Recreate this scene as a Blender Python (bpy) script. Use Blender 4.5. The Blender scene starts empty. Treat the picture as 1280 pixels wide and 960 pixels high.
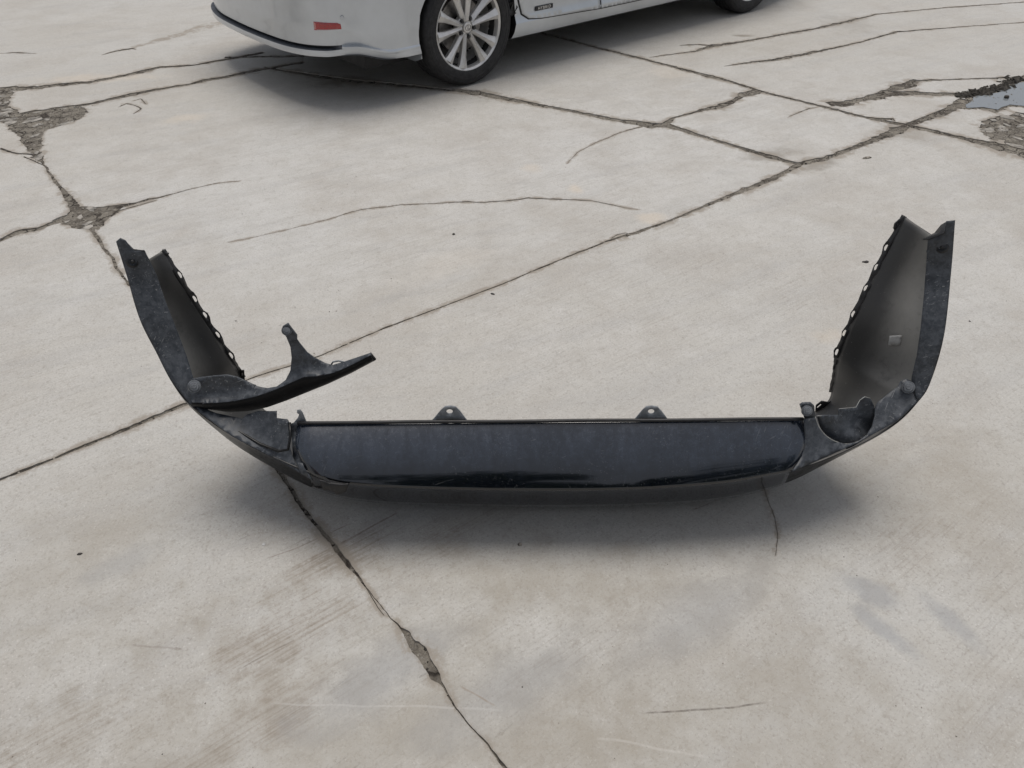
import bpy, bmesh, math, random
import numpy as np
from mathutils import Vector, Matrix, noise
from mathutils.geometry import delaunay_2d_cdt
R = math.radians
random.seed(7)
rng = np.random.default_rng(7)
S = bpy.context.scene
COL = S.collection

# ------------------------------------------------------------------ camera
CH, PITCH, F = 1.55, R(38.0), 985.0
cd = bpy.data.cameras.new('camera')
cam = bpy.data.objects.new('camera', cd); COL.objects.link(cam)
cam.location = (0, 0, CH); cam.rotation_euler = (R(90)-PITCH, 0, 0)
cd.sensor_width = 36; cd.lens = 36*F/1280; cd.clip_start = .05; cd.clip_end = 2000
S.camera = cam

# ------------------------------------------------------------------ sky, sun, exposure
SUN_EL, SUN_AZ = R(80), R(4)          # azimuth from +y towards +x
w = bpy.data.worlds.new('World'); S.world = w; w.use_nodes = True
nt = w.node_tree; nt.nodes.clear()
o_ = nt.nodes.new('ShaderNodeOutputWorld'); bg = nt.nodes.new('ShaderNodeBackground')
sk = nt.nodes.new('ShaderNodeTexSky'); sk.sky_type = 'NISHITA'; sk.sun_disc = False
sk.sun_elevation = SUN_EL; sk.sun_rotation = SUN_AZ; sk.dust_density = 4; sk.air_density = 1.0
mx = nt.nodes.new('ShaderNodeMix'); mx.data_type = 'RGBA'; mx.inputs[0].default_value = .55
mx.inputs[7].default_value = (6.5, 6.5, 6.6, 1)      # thin even cloud over the sky
nt.links.new(sk.outputs[0], mx.inputs[6]); nt.links.new(mx.outputs[2], bg.inputs[0])
bg.inputs[1].default_value = .062
nt.links.new(bg.outputs[0], o_.inputs[0])
sd = bpy.data.lights.new('sun', 'SUN'); sd.energy = 1.5; sd.angle = R(32); sd.color = (1, .955, .90)
sun = bpy.data.objects.new('sun', sd); COL.objects.link(sun)
sv = Vector((math.sin(SUN_AZ)*math.cos(SUN_EL), math.cos(SUN_AZ)*math.cos(SUN_EL), math.sin(SUN_EL)))
sun.rotation_euler = sv.to_track_quat('Z', 'Y').to_euler()
S.view_settings.view_transform = 'Standard'; S.view_settings.look = 'None'
S.view_settings.exposure = 0.60; S.view_settings.gamma = 1

# ------------------------------------------------------------------ helpers
cp, sp = math.cos(PITCH), math.sin(PITCH)
def ray(px, py):
    a, b = (px-640)/F, (480-py)/F
    return Vector((a, cp + b*sp, -sp + b*cp))
def PZ(px, py, z=0.0):
    r = ray(px, py); t = (z-CH)/r.z
    return Vector((0, 0, CH)) + r*t
def PY(px, py, y):
    r = ray(px, py); return Vector((0, 0, CH)) + r*(y/r.y)
def PJ(p):
    x, y, z = p[0], p[1], p[2]-CH
    d = y*cp - z*sp
    return 640 + F*x/d, 480 - F*(y*sp + z*cp)/d

def tag(o, label=None, cat=None, group=None, kind=None):
    for k, v in (('label', label), ('category', cat), ('group', group), ('kind', kind)):
        if v: o[k] = v
    return o
def mobj(name, mesh, parent=None, mats=()):
    o = bpy.data.objects.new(name, mesh); COL.objects.link(o)
    for m in (mats if isinstance(mats, (list, tuple)) else [mats]): mesh.materials.append(m)
    if parent: o.parent = parent
    return o
def from_py(name, v, f, parent=None, mats=(), smooth=True, midx=None):
    me = bpy.data.meshes.new(name); me.from_pydata([tuple(p) for p in v], [], f); me.update()
    o = mobj(name, me, parent, mats)
    if smooth: me.polygons.foreach_set('use_smooth', [True]*len(me.polygons))
    if midx is not None: me.polygons.foreach_set('material_index', midx)
    return o
def from_bm(name, bm, parent=None, mats=(), smooth=True):
    me = bpy.data.meshes.new(name); bm.to_mesh(me); bm.free()
    if smooth: me.polygons.foreach_set('use_smooth', [True]*len(me.polygons))
    return mobj(name, me, parent, mats)
def solid(o, th, off=-1, moff=0, rim=0):
    m = o.modifiers.new('thick', 'SOLIDIFY'); m.thickness = th; m.offset = off
    m.material_offset = moff; m.material_offset_rim = rim; return o
def sharp(o, ang=35):
    me = o.data
    bm = bmesh.new(); bm.from_mesh(me)
    for e in bm.edges:
        if len(e.link_faces) == 2 and e.calc_face_angle(0) > R(ang): e.smooth = False
    bm.to_mesh(me); bm.free(); return o
def bev(o, wd, seg=2):
    m = o.modifiers.new('bevel', 'BEVEL'); m.width = wd; m.segments = seg; m.limit_method = 'ANGLE'; m.angle_limit = R(35); return o
def empty(name, loc=(0, 0, 0), rz=0):
    o = bpy.data.objects.new(name, None); COL.objects.link(o); o.location = loc; o.rotation_euler = (0, 0, rz)
    o.empty_display_size = .1; return o
def catmull(pts, n):
    """n samples through control points (list of tuples), centripetal-like uniform"""
    P = np.array(pts, float); m = len(P)
    out = []
    for u in np.linspace(0, m-1, n):
        i = min(int(u), m-2); t = u-i
        p0 = P[i-1] if i > 0 else 2*P[i]-P[i+1]; p1 = P[i]; p2 = P[i+1]
        p3 = P[i+2] if i+2 < m else 2*P[i+1]-P[i]
        out.append(.5*((2*p1)+(-p0+p2)*t+(2*p0-5*p1+4*p2-p3)*t*t+(-p0+3*p1-3*p2+p3)*t**3))
    return np.array(out)

# ------------------------------------------------------------------ materials
class NT:
    def __init__(s, name):
        s.m = bpy.data.materials.new(name); s.m.use_nodes = True
        s.t = s.m.node_tree; s.b = s.t.nodes['Principled BSDF']
        s.co = s.n('ShaderNodeTexCoord').outputs['Object']
    def n(s, ty, **k):
        x = s.t.nodes.new(ty)
        for a, v in k.items(): setattr(x, a, v)
        return x
    def link(s, a, b): s.t.links.new(a, b)
    def val(s, sock, v):
        if hasattr(v, 'is_linked') or isinstance(v, bpy.types.NodeSocket): s.link(v, sock)
        else: sock.default_value = v
    def mapping(s, scale=(1, 1, 1), rot=(0, 0, 0), loc=(0, 0, 0), co=None):
        x = s.n('ShaderNodeMapping'); s.link(co or s.co, x.inputs[0])
        x.inputs['Scale'].default_value = scale; x.inputs['Rotation'].default_value = rot; x.inputs['Location'].default_value = loc
        return x.outputs[0]
    def noise(s, scale, detail=4, rough=.55, co=None, dist=0, w=0):
        x = s.n('ShaderNodeTexNoise', noise_dimensions='4D'); s.link(co or s.co, x.inputs['Vector'])
        x.inputs['Scale'].default_value = scale; x.inputs['Detail'].default_value = detail
        x.inputs['Roughness'].default_value = rough; x.inputs['Distortion'].default_value = dist; x.inputs['W'].default_value = w
        return x.outputs['Fac']
    def ramp(s, f, a, b, va=0.0, vb=1.0):
        x = s.n('ShaderNodeMapRange', interpolation_type='SMOOTHSTEP'); s.val(x.inputs[0], f)
        for i, v in ((1, a), (2, b), (3, va), (4, vb)): x.inputs[i].default_value = v
        return x.outputs[0]
    def mix(s, f, a, b):
        x = s.n('ShaderNodeMix', data_type='RGBA'); s.val(x.inputs[0], f)
        for i, v in ((6, a), (7, b)):
            if isinstance(v, tuple) and len(v) == 3: v = v+(1,)
            s.val(x.inputs[i], v)
        return x.outputs[2]
    def math(s, op, a, b=0.0, c=0.0):
        x = s.n('ShaderNodeMath', operation=op); s.val(x.inputs[0], a); s.val(x.inputs[1], b)
        if op in ('MULTIPLY_ADD',): s.val(x.inputs[2], c)
        return x.outputs[0]
    def bump(s, h, strength=.3, dist=.002, prev=None):
        x = s.n('ShaderNodeBump'); s.link(h, x.inputs['Height']); x.inputs['Strength'].default_value = strength
        x.inputs['Distance'].default_value = dist
        if prev: s.link(prev, x.inputs['Normal'])
        return x.outputs[0]
    def blob(s, x, y, rx, ry, rot=0, soft=.6):
        """soft spot at world x,y with ragged rim"""
        mp = s.n('ShaderNodeMapping', vector_type='TEXTURE'); s.link(s.co, mp.inputs[0])
        mp.inputs['Location'].default_value = (x, y, 0); mp.inputs['Rotation'].default_value = (0, 0, rot)
        mp.inputs['Scale'].default_value = (rx, ry, 10)
        ln = s.n('ShaderNodeVectorMath', operation='LENGTH'); s.link(mp.outputs[0], ln.inputs[0])
        if not hasattr(s, '_rag'):
            s._rag = s.math('MULTIPLY', s.math('SUBTRACT', s.noise(9, 5, .65, w=3), .5), 2.2)
        d = s.math('ADD', ln.outputs['Value'], s._rag)
        return s.ramp(d, 1.0, 1.0-soft)
    def set(s, **k):
        nm = dict(col='Base Color', rough='Roughness', metal='Metallic', spec='Specular IOR Level', norm='Normal',
                  coat='Coat Weight', coatr='Coat Roughness', trans='Transmission Weight', ior='IOR', alpha='Alpha')
        for a, v in k.items():
            if isinstance(v, tuple) and len(v) == 3: v = v+(1,)
            s.val(s.b.inputs[nm[a]], v)
        return s.m

a_, b_ = PZ(0, 600), PZ(1135, 160)
JANG = math.atan2(b_.y-a_.y, b_.x-a_.x)       # direction of the long joint = broom direction

def concrete_material():
    n = NT('concrete')
    big = n.noise(.55, 5, .6); mid = n.noise(2.6, 7, .66, w=1); fine = n.noise(38, 6, .75, w=2); grain = n.noise(150, 4, .75, w=5)
    c = n.mix(n.ramp(big, .34, .68), (.40, .384, .350), (.43, .424, .402))
    def spots(lst, col, k, soft=.8, cb=False):
        nonlocal c
        for (px, py, rx, ry, rot, a) in lst:
            p = PZ(px, py); m = n.math('MULTIPLY', n.blob(p.x, p.y, rx, ry, rot, soft), k*a)
            if cb: m = n.math('MULTIPLY', m, comb_())
            c = n.mix(m, c, col)
    spots([(640, 190, 4.2, 1.9, .2, .75), (1230, 330, .8, .8, 0, .35), (700, 420, .8, .35, 0, .35)], (.52, .515, .50), .8, 1.2)  # paler far ground: brighter light painted into the slab colour
    c = n.mix(n.ramp(mid, .42, .68, 0, .7), c, (.352, .33, .297))
    c = n.mix(n.ramp(n.noise(1.3, 7, .72, w=8), .5, .75, 0, .6), c, (.475, .465, .44))
    c = n.mix(n.ramp(n.noise(7, 6, .7, w=31), .5, .74, 0, .3), c, (.335, .322, .302))
    # broom strokes and drag marks along the long joint
    rt = n.mapping(rot=(0, 0, -JANG))
    brush = n.noise(1, 6, .7, co=n.mapping((4, 130, 1), co=rt), w=4)
    brush2 = n.noise(1, 5, .7, co=n.mapping((7, 75, 1), co=n.mapping(rot=(0, 0, -JANG-.05))), dist=.35, w=9)
    smear = n.noise(1, 5, .6, co=n.mapping((1.2, 9, 1), co=n.mapping(rot=(0, 0, -JANG+.12))), w=41)
    reg = n.ramp(n.noise(1.4, 5, .65, w=12), .42, .62)
    c = n.mix(n.ramp(smear, .47, .7, 0, .4), c, (.335, .33, .32))
    c = n.mix(n.ramp(n.noise(1, 6, .68, co=n.mapping((3.5, 16, 1), co=n.mapping(rot=(0, 0, -.25))), w=44), .5, .72, 0, .28), c, (.29, .285, .275))
    c = n.mix(n.math('MULTIPLY', n.ramp(brush, .48, .66), n.math('MULTIPLY_ADD', reg, .3, .14)), c, (.27, .25, .22))
    c = n.mix(n.math('MULTIPLY', n.ramp(brush2, .62, .70), n.math('MULTIPLY', reg, .42)), c, (.17, .145, .12))
    c = n.mix(n.ramp(fine, .52, .66, 0, .5), c, (.27, .252, .222))
    c = n.mix(n.ramp(n.noise(60, 4, .7, w=21), .6, .68, 0, .4), c, (.56, .55, .52))
    c = n.mix(n.ramp(grain, .52, .62, 0, .5), c, (.23, .215, .192))
    c = n.mix(n.ramp(n.noise(190, 3, .7, w=25), .58, .66, 0, .45), c, (.60, .59, .56))
    # dark grains: irregular, clustered
    vo = n.n('ShaderNodeTexVoronoi'); n.link(n.co, vo.inputs[0]); vo.inputs['Scale'].default_value = 38
    sz = n.ramp(n.noise(3, 4, .7, w=14), .5, .75, .0, .085)
    dots = n.math('LESS_THAN', n.math('ADD', vo.outputs['Distance'], n.math('MULTIPLY_ADD', grain, .16, -.08)), sz)
    c = n.mix(n.math('MULTIPLY', dots, .7), c, (.12, .10, .08))
    _cb = []
    def comb_():
        if not _cb:
            q = n.math('MULTIPLY_ADD', n.ramp(brush, .42, .62), .75, .25)
            _cb.append(n.math('MULTIPLY', q, n.math('MULTIPLY_ADD', n.ramp(fine, .35, .6), .6, .4)))
        return _cb[0]
    # brown tint on the near slab, partly painting in the weaker light towards the camera
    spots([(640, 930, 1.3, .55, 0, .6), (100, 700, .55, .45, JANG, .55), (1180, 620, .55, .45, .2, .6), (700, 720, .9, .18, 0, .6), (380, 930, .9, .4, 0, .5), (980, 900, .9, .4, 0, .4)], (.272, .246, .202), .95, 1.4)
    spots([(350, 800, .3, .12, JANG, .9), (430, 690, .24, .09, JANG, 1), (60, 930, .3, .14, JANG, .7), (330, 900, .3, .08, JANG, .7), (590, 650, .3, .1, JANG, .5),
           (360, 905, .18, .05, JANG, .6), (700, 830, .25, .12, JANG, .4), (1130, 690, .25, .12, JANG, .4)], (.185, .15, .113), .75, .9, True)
    spots([(1085, 740, .10, .05, -.6, .8), (1105, 790, .12, .035, -1.0, .8), (1180, 770, .13, .04, -1.1, .7), (470, 850, .25, .1, JANG, .6), (640, 860, .3, .1, JANG, .5),
           (870, 770, .3, .1, JANG, .45), (150, 705, .14, .06, JANG, .4), (520, 640, .3, .08, .2, .3)], (.275, .28, .285), .8)
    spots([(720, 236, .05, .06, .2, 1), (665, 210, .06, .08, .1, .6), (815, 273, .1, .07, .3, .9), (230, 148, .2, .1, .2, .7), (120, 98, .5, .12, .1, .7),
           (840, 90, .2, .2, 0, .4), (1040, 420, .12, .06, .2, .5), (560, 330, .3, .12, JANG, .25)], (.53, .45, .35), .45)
    spots([(1060, 30, .3, .4, 0, .35), (930, 45, .1, .05, 0, 1), (430, 102, .3, .14, .1, 1.1), (1020, 205, .2, .1, .5, .9), (965, 193, .2, .1, .3, .8), (1130, 165, .15, .2, .2, .5)], (.19, .17, .14), .8)
    # long scratches on the near slab
    def scratch(x0, y0, x1, y1, wd, col, k):
        nonlocal c
        a, b = PZ(x0, y0), PZ(x1, y1); m = (a+b)/2; an = math.atan2(b.y-a.y, b.x-a.x)
        mp = n.n('ShaderNodeMapping', vector_type='TEXTURE'); n.link(n.co, mp.inputs[0])
        mp.inputs['Location'].default_value = (m.x, m.y, 0); mp.inputs['Rotation'].default_value = (0, 0, an); mp.inputs['Scale'].default_value = ((b-a).length/2, 1, 1)
        sx = n.n('ShaderNodeSeparateXYZ'); n.link(mp.outputs[0], sx.inputs[0])
        yy = n.math('ADD', sx.outputs[1], n.math('MULTIPLY_ADD', n.noise(3, 3, .5, w=50+x0), .05, -.025))
        f = n.math('MULTIPLY', n.ramp(n.math('ABSOLUTE', yy), wd, wd*.3), n.ramp(n.math('ABSOLUTE', sx.outputs[0]), 1, .8))
        f = n.math('MULTIPLY', f, n.ramp(fine, .3, .6, .25, 1))
        c = n.mix(n.math('MULTIPLY', f, k), c, col)
    scratch(330, 878, 640, 892, .0035, (.5, .49, .47), .3); scratch(800, 890, 960, 880, .003, (.1, .085, .07), .8)
    scratch(740, 925, 890, 950, .004, (.5, .48, .45), .35); scratch(955, 612, 975, 700, .006, (.46, .43, .39), .5)
    scratch(420, 683, 500, 640, .004, (.14, .1, .08), .6); scratch(330, 700, 440, 655, .003, (.14, .1, .08), .5)
    scratch(160, 808, 230, 815, .004, (.13, .1, .08), .35); scratch(860, 640, 960, 600, .003, (.14, .11, .09), .5)
    scratch(575, 858, 620, 884, .003, (.24, .2, .16), .7); scratch(560, 470, 700, 500, .003, (.5, .49, .46), .25); scratch(690, 655, 745, 625, .004, (.48, .44, .4), .4); scratch(300, 835, 370, 800, .003, (.12, .09, .07), .6)
    at = n.n('ShaderNodeAttribute', attribute_name='edge')
    ed = n.math('MULTIPLY', at.outputs['Fac'], n.ramp(n.noise(11, 6, .75, w=61), .36, .64))
    c = n.mix(n.math('MULTIPLY', n.ramp(ed, .12, .6), .85), c, (.25, .222, .185))
    c = n.mix(n.math('MULTIPLY', n.ramp(at.outputs['Fac'], .75, 1), n.ramp(n.noise(30, 5, .7, w=62), .35, .6, 0, .6)), c, (.2, .175, .145))
    h = n.math('ADD', n.math('MULTIPLY', fine, .6), n.math('MULTIPLY', grain, .45))
    h = n.math('ADD', h, n.math('MULTIPLY', brush, .6))
    h = n.math('SUBTRACT', h, n.math('MULTIPLY', n.ramp(brush2, .62, .70), n.math('MULTIPLY', reg, .5)))
    nb = n.bump(h, .55, .005)
    nb = n.bump(n.noise(5, 4, .5, w=17), .25, .02, nb)
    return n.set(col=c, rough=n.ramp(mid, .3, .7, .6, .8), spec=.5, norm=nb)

def simple(name, col, rough=.5, metal=0, spec=.5, coat=0, var=.15, scale=40, bumpk=.15, bd=.001):
    n = NT(name)
    nz = n.noise(scale, 5, .6)
    dark = tuple(x*(1-var*1.6) for x in col); lite = tuple(min(1, x*(1+var)) for x in col)
    c = n.mix(n.ramp(nz, .3, .7), dark, lite)
    nb = n.bump(n.noise(scale*3, 4, .6, w=2), bumpk, bd)
    return n.set(col=c, rough=n.ramp(n.noise(scale*.4, 4, .6, w=6), .3, .7, rough*.85, min(1, rough*1.15)), metal=metal, spec=spec, coat=coat, norm=nb)

def dirt_material():
    n = NT('dirt')
    c = n.mix(n.ramp(n.noise(14, 6, .7), .35, .65), (.13, .116, .096), (.25, .228, .192))
    c = n.mix(n.ramp(n.noise(120, 5, .75, w=3), .5, .64, 0, .85), c, (.31, .29, .26))
    c = n.mix(n.ramp(n.noise(4, 4, .7, w=7), .5, .62, 0, .8), c, (.06, .05, .042))
    vo = n.n('ShaderNodeTexVoronoi', feature='DISTANCE_TO_EDGE'); vo.inputs['Scale'].default_value = 13
    vm = n.n('ShaderNodeVectorMath', operation='ADD'); nz = n.n('ShaderNodeTexNoise'); n.link(n.co, nz.inputs[0]); nz.inputs['Scale'].default_value = 20
    sc = n.n('ShaderNodeVectorMath', operation='SCALE'); n.link(nz.outputs['Color'], sc.inputs[0]); sc.inputs['Scale'].default_value = .08
    n.link(n.co, vm.inputs[0]); n.link(sc.outputs[0], vm.inputs[1]); n.link(vm.outputs[0], vo.inputs[0])
    cr = n.ramp(vo.outputs['Distance'], .09, .0)
    c = n.mix(n.math('MULTIPLY', cr, n.ramp(n.noise(5, 3, .6, w=5), .42, .55)), c, (.045, .038, .032))
    hh = n.math('SUBTRACT', n.noise(60, 6, .75, w=1), n.math('MULTIPLY', cr, .5))
    return n.set(col=c, rough=.95, spec=.2, norm=n.bump(hh, 1, .014))

def black_plastic(name, base, dust, dustk, rough, scratch=.4, scale=9, coat=0.0, grad=None, stretch=(1, 1, 1)):
    n = NT(name)
    co = n.mapping(stretch)
    d = n.ramp(n.noise(scale, 8, .74, co=co, dist=.5), .40, .66)
    d2 = n.ramp(n.noise(70+scale, 5, .75, w=4), .44, .66)
    if grad:           # dust, with sky reflection painted into its colour, stronger on one part
        sx = n.n('ShaderNodeSeparateXYZ'); n.link(n.co, sx.inputs[0])
        gz = n.ramp(n.math('ADD', sx.outputs[grad[0]], n.math('MULTIPLY_ADD', n.noise(7, 6, .7, w=9), grad[3], -grad[3]*.5)), grad[1], grad[2])
        d = n.math('MULTIPLY', n.math('MULTIPLY_ADD', d, .55, .45), gz)
        d2 = n.math('MULTIPLY', d2, n.math('MULTIPLY_ADD', gz, .85, .15))
    c = n.mix(n.math('MULTIPLY', d, dustk), base, dust)
    c = n.mix(n.math('MULTIPLY', d2, dustk*.55), c, dust)
    def scr(rot, w, th, sc=(11, 230, 230)):
        m = n.mapping(sc, co=n.mapping(rot=rot))
        return n.math('MULTIPLY', n.ramp(n.noise(1, 2, .5, co=m, w=w), th-.045, th-.01), n.ramp(n.noise(8, 3, .6, w=w+.5), .47, .6))
    s = n.math('MAXIMUM', scr((.3, .4, .9), 3, .68), n.math('MAXIMUM', scr((.2, 1.1, -.5), 8, .7), n.math('MAXIMUM', scr((1.1, .3, .25), 11, .7), scr((.7, .9, 1.4), 15, .69))))
    c = n.mix(n.math('MULTIPLY', s, scratch), c, (.22, .225, .23))
    sp_ = n.math('MULTIPLY', n.ramp(n.noise(260, 2, .5, w=33), .70, .74), n.ramp(n.noise(6, 4, .6, w=35), .5, .62))
    c = n.mix(n.math('MULTIPLY', sp_, scratch*.45), c, (.2, .2, .195))
    rg = n.math('ADD', n.math('MULTIPLY', d, .2), rough)
    rg = n.math('ADD', rg, n.math('MULTIPLY', n.math('ADD', d2, s), .10))
    return n.set(col=c, rough=rg, spec=.5, coat=coat, coatr=.05, norm=n.bump(n.noise(230, 3, .6, w=2), .08, .0006))

M = {}
M['concrete'] = concrete_material(); M['dirt'] = dirt_material()
M['grit'] = simple('grit', (.24, .22, .19), .95, spec=.2, var=.5, scale=60, bumpk=.4)
M['flake'] = simple('weathered_flake', (.27, .255, .23), .9, spec=.2, var=.35, scale=25, bumpk=.5)
M['dark_grit'] = simple('dark_grit', (.05, .046, .04), .95, spec=.2, var=.5, scale=60, bumpk=.4)
M['gloss'] = black_plastic('gloss_black_paint', (.003, .004, .006), (.036, .048, .07), .56, .05, .12, 4, .6, grad=(2, .222, .285, .09), stretch=(3.2, 1, .5))  # bluish dust colour also paints sky reflection into the upper panel
M['outer'] = black_plastic('black_paint', (.002, .0023, .0027), (.010, .0105, .011), .3, .3, .1, 8)
M['skirt'] = black_plastic('clean_black_paint', (.003, .003, .0035), (.012, .012, .013), .4, .38, .1, 8)
M['outer'].node_tree.nodes['Principled BSDF'].inputs['Specular IOR Level'].default_value = .35
M['skirt'].node_tree.nodes['Principled BSDF'].inputs['Specular IOR Level'].default_value = .18
M['matte'] = black_plastic('matte_black_plastic', (.020, .0245, .031), (.095, .106, .122), .55, .42, .7, 45)
n = NT('dusty_inner_plastic')      # bare inside of the cover: dust lies thickest along the fold, thin towards the clip edge
ac = n.n('ShaderNodeAttribute', attribute_name='across').outputs['Fac']; al = n.n('ShaderNodeAttribute', attribute_name='along').outputs['Fac']
cl = n.noise(5, 6, .6, co=n.mapping((1, 1, .35)), w=2); fi = n.noise(60, 5, .7, w=4)
q = n.math('ADD', ac, n.math('MULTIPLY_ADD', cl, .7, -.35))
d = n.math('MULTIPLY', n.ramp(q, .85, .25), n.math('MULTIPLY_ADD', fi, .3, .8))
d = n.math('MULTIPLY', d, n.math('MULTIPLY_ADD', n.ramp(n.math('ADD', al, n.math('MULTIPLY_ADD', cl, .5, -.25)), .25, .6), .5, .5))
c = n.mix(d, (.03, .03, .03), (.29, .283, .262))
c = n.mix(n.math('MULTIPLY', n.ramp(n.noise(16, 6, .75, w=7), .52, .7), .5), c, (.03, .029, .028))
c = n.mix(n.ramp(n.noise(200, 2, .5, w=9), .68, .74, 0, .3), c, (.3, .29, .27))
M['inner'] = n.set(col=c, rough=n.math('MULTIPLY_ADD', d, .25, .42), norm=n.bump(fi, .1, .001))
M['tab'] = simple('black_tab_plastic', (.012, .012, .013), .5, var=.3)
M['bolt'] = simple('grey_clip_plastic', (.11, .118, .128), .34, var=.3)
M['tabgrey'] = simple('grey_tab_plastic', (.19, .205, .22), .5, var=.25, scale=60)
M['sticker'] = simple('dull_sticker', (.42, .42, .41), .5, var=.1, scale=90)
M['rim_edge'] = simple('bare_plastic_edge', (.26, .26, .25), .6, var=.2)
M['silver'] = simple('silver_paint', (.53, .56, .59), .34, metal=.68, coat=.7, var=.05, scale=4, bumpk=.0)
M['alloy'] = simple('alloy', (.66, .65, .63), .36, metal=.55, var=.06, scale=30, bumpk=.05)
M['alloy_dark'] = simple('dark_barrel', (.05, .05, .05), .5, metal=.3)
M['tyre'] = simple('tyre_rubber', (.017, .017, .018), .72, var=.3, scale=50, bumpk=.3)
M['blackp'] = simple('black_trim', (.012, .012, .013), .5, var=.2)
M['slot'] = simple('dark_grey_trim', (.075, .082, .095), .5, var=.2)
M['red'] = simple('red_reflector', (.36, .012, .014), .15, coat=1, var=.25, scale=200, bumpk=.3)
M['chrome'] = simple('chrome', (.7, .7, .71), .12, metal=1, var=.03)
M['steel'] = simple('brake_steel', (.28, .27, .26), .4, metal=.8)
g = NT('dark_glass'); M['glass'] = g.set(col=(.01, .012, .013), rough=.04, spec=.6, coat=1)
g = NT('puddle_water'); M['water'] = g.set(col=(.17, .185, .195), rough=.06, spec=.6, norm=g.bump(g.noise(6, 2, .5), .03, .01))

# ================================================================== GROUND
ground = from_py('ground', [(-300, -300, -.004), (300, -300, -.004), (300, 300, -.004), (-300, 300, -.004)], [(0, 1, 2, 3)], None, M['dirt'])
ground['kind'] = 'structure'

def frac(x, seed, oct=4):
    v = 0; a = 1.; tot = 0
    for k in range(oct):
        v += a*noise.noise(Vector((x*(2**k), seed*7.13+k*3.1, 0))); tot += a; a *= .6
    return v/tot

CRACKS = []   # (list of (px,py,width_mm), wander_mm, rag)
def crack(pts, wander=6, rag=.5, ext0=False, ext1=False): CRACKS.append((pts, wander, rag, ext0, ext1))
# the long diagonal joint
crack([(0, 600, 12), (110, 556, 13), (205, 517, 20), (228, 508, 22), (300, 478, 9), (400, 445, 9), (480, 410, 10), (560, 381, 10), (640, 350, 10), (700, 325, 12),
       (760, 301, 14), (785, 294, 26), (835, 277, 16), (880, 258, 22), (925, 240, 34), (955, 228, 42), (985, 214, 34), (1000, 205, 44), (1030, 199, 30), (1060, 188, 24),
       (1100, 172, 40), (1120, 164, 60), (1136, 157, 36)], 5, .55, True, True)
# joint along the car
crack([(620, 22, 22), (680, 42, 22), (740, 58, 24), (800, 73, 26), (838, 83, 24), (888, 96, 44), (912, 102, 22), (952, 115, 24), (1014, 130, 24), (1085, 148, 26), (1133, 157, 44), (1165, 164, 40),
       (1202, 173, 36), (1240, 181, 80), (1280, 191, 90)], 6, .5, True, True)
crack([(330, 84, 20), (430, 100, 50), (520, 108, 34), (560, 112, 30), (590, 115, 60), (640, 125, 34), (720, 140, 26), (775, 151, 34), (810, 156, 60), (835, 157, 50), (870, 168, 24), (920, 183, 20), (955, 194, 34), (985, 202, 34), (1002, 206, 40)], 7, .55)
crack([(830, 157, 40), (842, 148, 14), (870, 140, 16), (900, 133, 46), (918, 126, 26), (932, 118, 60), (950, 113, 46)], 9, .6)
crack([(838, 156, 8), (848, 162, 6), (856, 164, 3)], 4, .5)
# upper right cracks
crack([(905, 83, 4), (940, 78, 24), (975, 74, 34), (1010, 67, 30), (1035, 62, 20), (1080, 52, 12), (1120, 40, 20), (1200, 34, 10), (1280, 28, 10)], 10, .6, False, True)
crack([(812, 72, 6), (870, 64, 16), (890, 58, 40), (930, 52, 26), (985, 42, 24), (1020, 36, 26), (1060, 27, 30), (1095, 18, 14), (1180, 10, 12), (1290, 2, 12)], 10, .6, False, True)
crack([(850, 57, 6), (870, 56, 24), (895, 57, 4)], 8, .6)
crack([(1036, 131, 70), (1060, 129, 60), (1085, 122, 30), (1110, 114, 40), (1130, 108, 80), (1146, 101, 30), (1180, 100, 14), (1230, 98, 14), (1262, 97, 20)], 12, .7)
crack([(1068, 128, 40), (1100, 120, 60), (1136, 116, 60), (1170, 118, 40), (1205, 119, 60)], 12, .7)
crack([(1138, 156, 40), (1156, 150, 26), (1180, 143, 34), (1198, 132, 60), (1206, 124, 50)], 14, .8)
crack([(1118, 150, 30), (1100, 149, 24), (1075, 146, 10)], 8, .6)
crack([(985, 147, 1), (1000, 140, 5), (1012, 136, 5), (1022, 134, 1)], 10, .7)
# left cracks
crack([(-40, 118, 60), (0, 112, 90), (42, 110, 60), (78, 106, 46), (112, 103, 36), (155, 95, 30), (180, 89, 50), (197, 85, 34), (239, 82, 22), (281, 75, 30), (330, 66, 30)], 10, .6, True)
crack([(281, 72, 30), (330, 71, 26), (380, 70, 30)], 10, .6)
crack([(20, 144, 40), (70, 136, 44), (105, 131, 26), (127, 127, 24), (165, 118, 40), (190, 113, 30), (239, 105, 14), (255, 101, 40), (281, 96.5, 30), (320, 88, 30), (380, 78, 26)], 9, .6)
crack([(148, 134, 2), (158, 129, 8), (168, 131, 5), (176, 136, 8), (166, 142, 4)], 14, .7)
crack([(166, 126, 3), (176, 123, 7), (183, 130, 4)], 14, .7)
crack([(46, 195, 46), (55, 205, 10), (63, 218, 12), (75, 235, 18), (86, 248, 40), (96, 264, 50), (112, 283, 22), (128, 307, 14), (146, 334, 12), (190, 392, 8), (250, 470, 9), (345, 585, 14), (368, 618, 16),
       (384, 640, 14), (400, 662, 16), (418, 684, 14), (440, 712, 14), (450, 724, 7), (458, 735, 3), (470, 750, 2), (490, 775, 2.5), (500, 786, 7), (507, 792, 18), (520, 808, 28), (534, 826, 32), (545, 846, 26), (550, 853, 10),
       (556, 863, 5), (565, 880, 4.5), (575, 893, 3), (585, 905, 3.5), (610, 930, 4), (625, 950, 6), (632, 960, 7)], 9, .6, False, True)
crack([(452, 728, 2), (462, 743, 2.5), (472, 760, 2), (480, 770, 1)], 4, .6)
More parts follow.
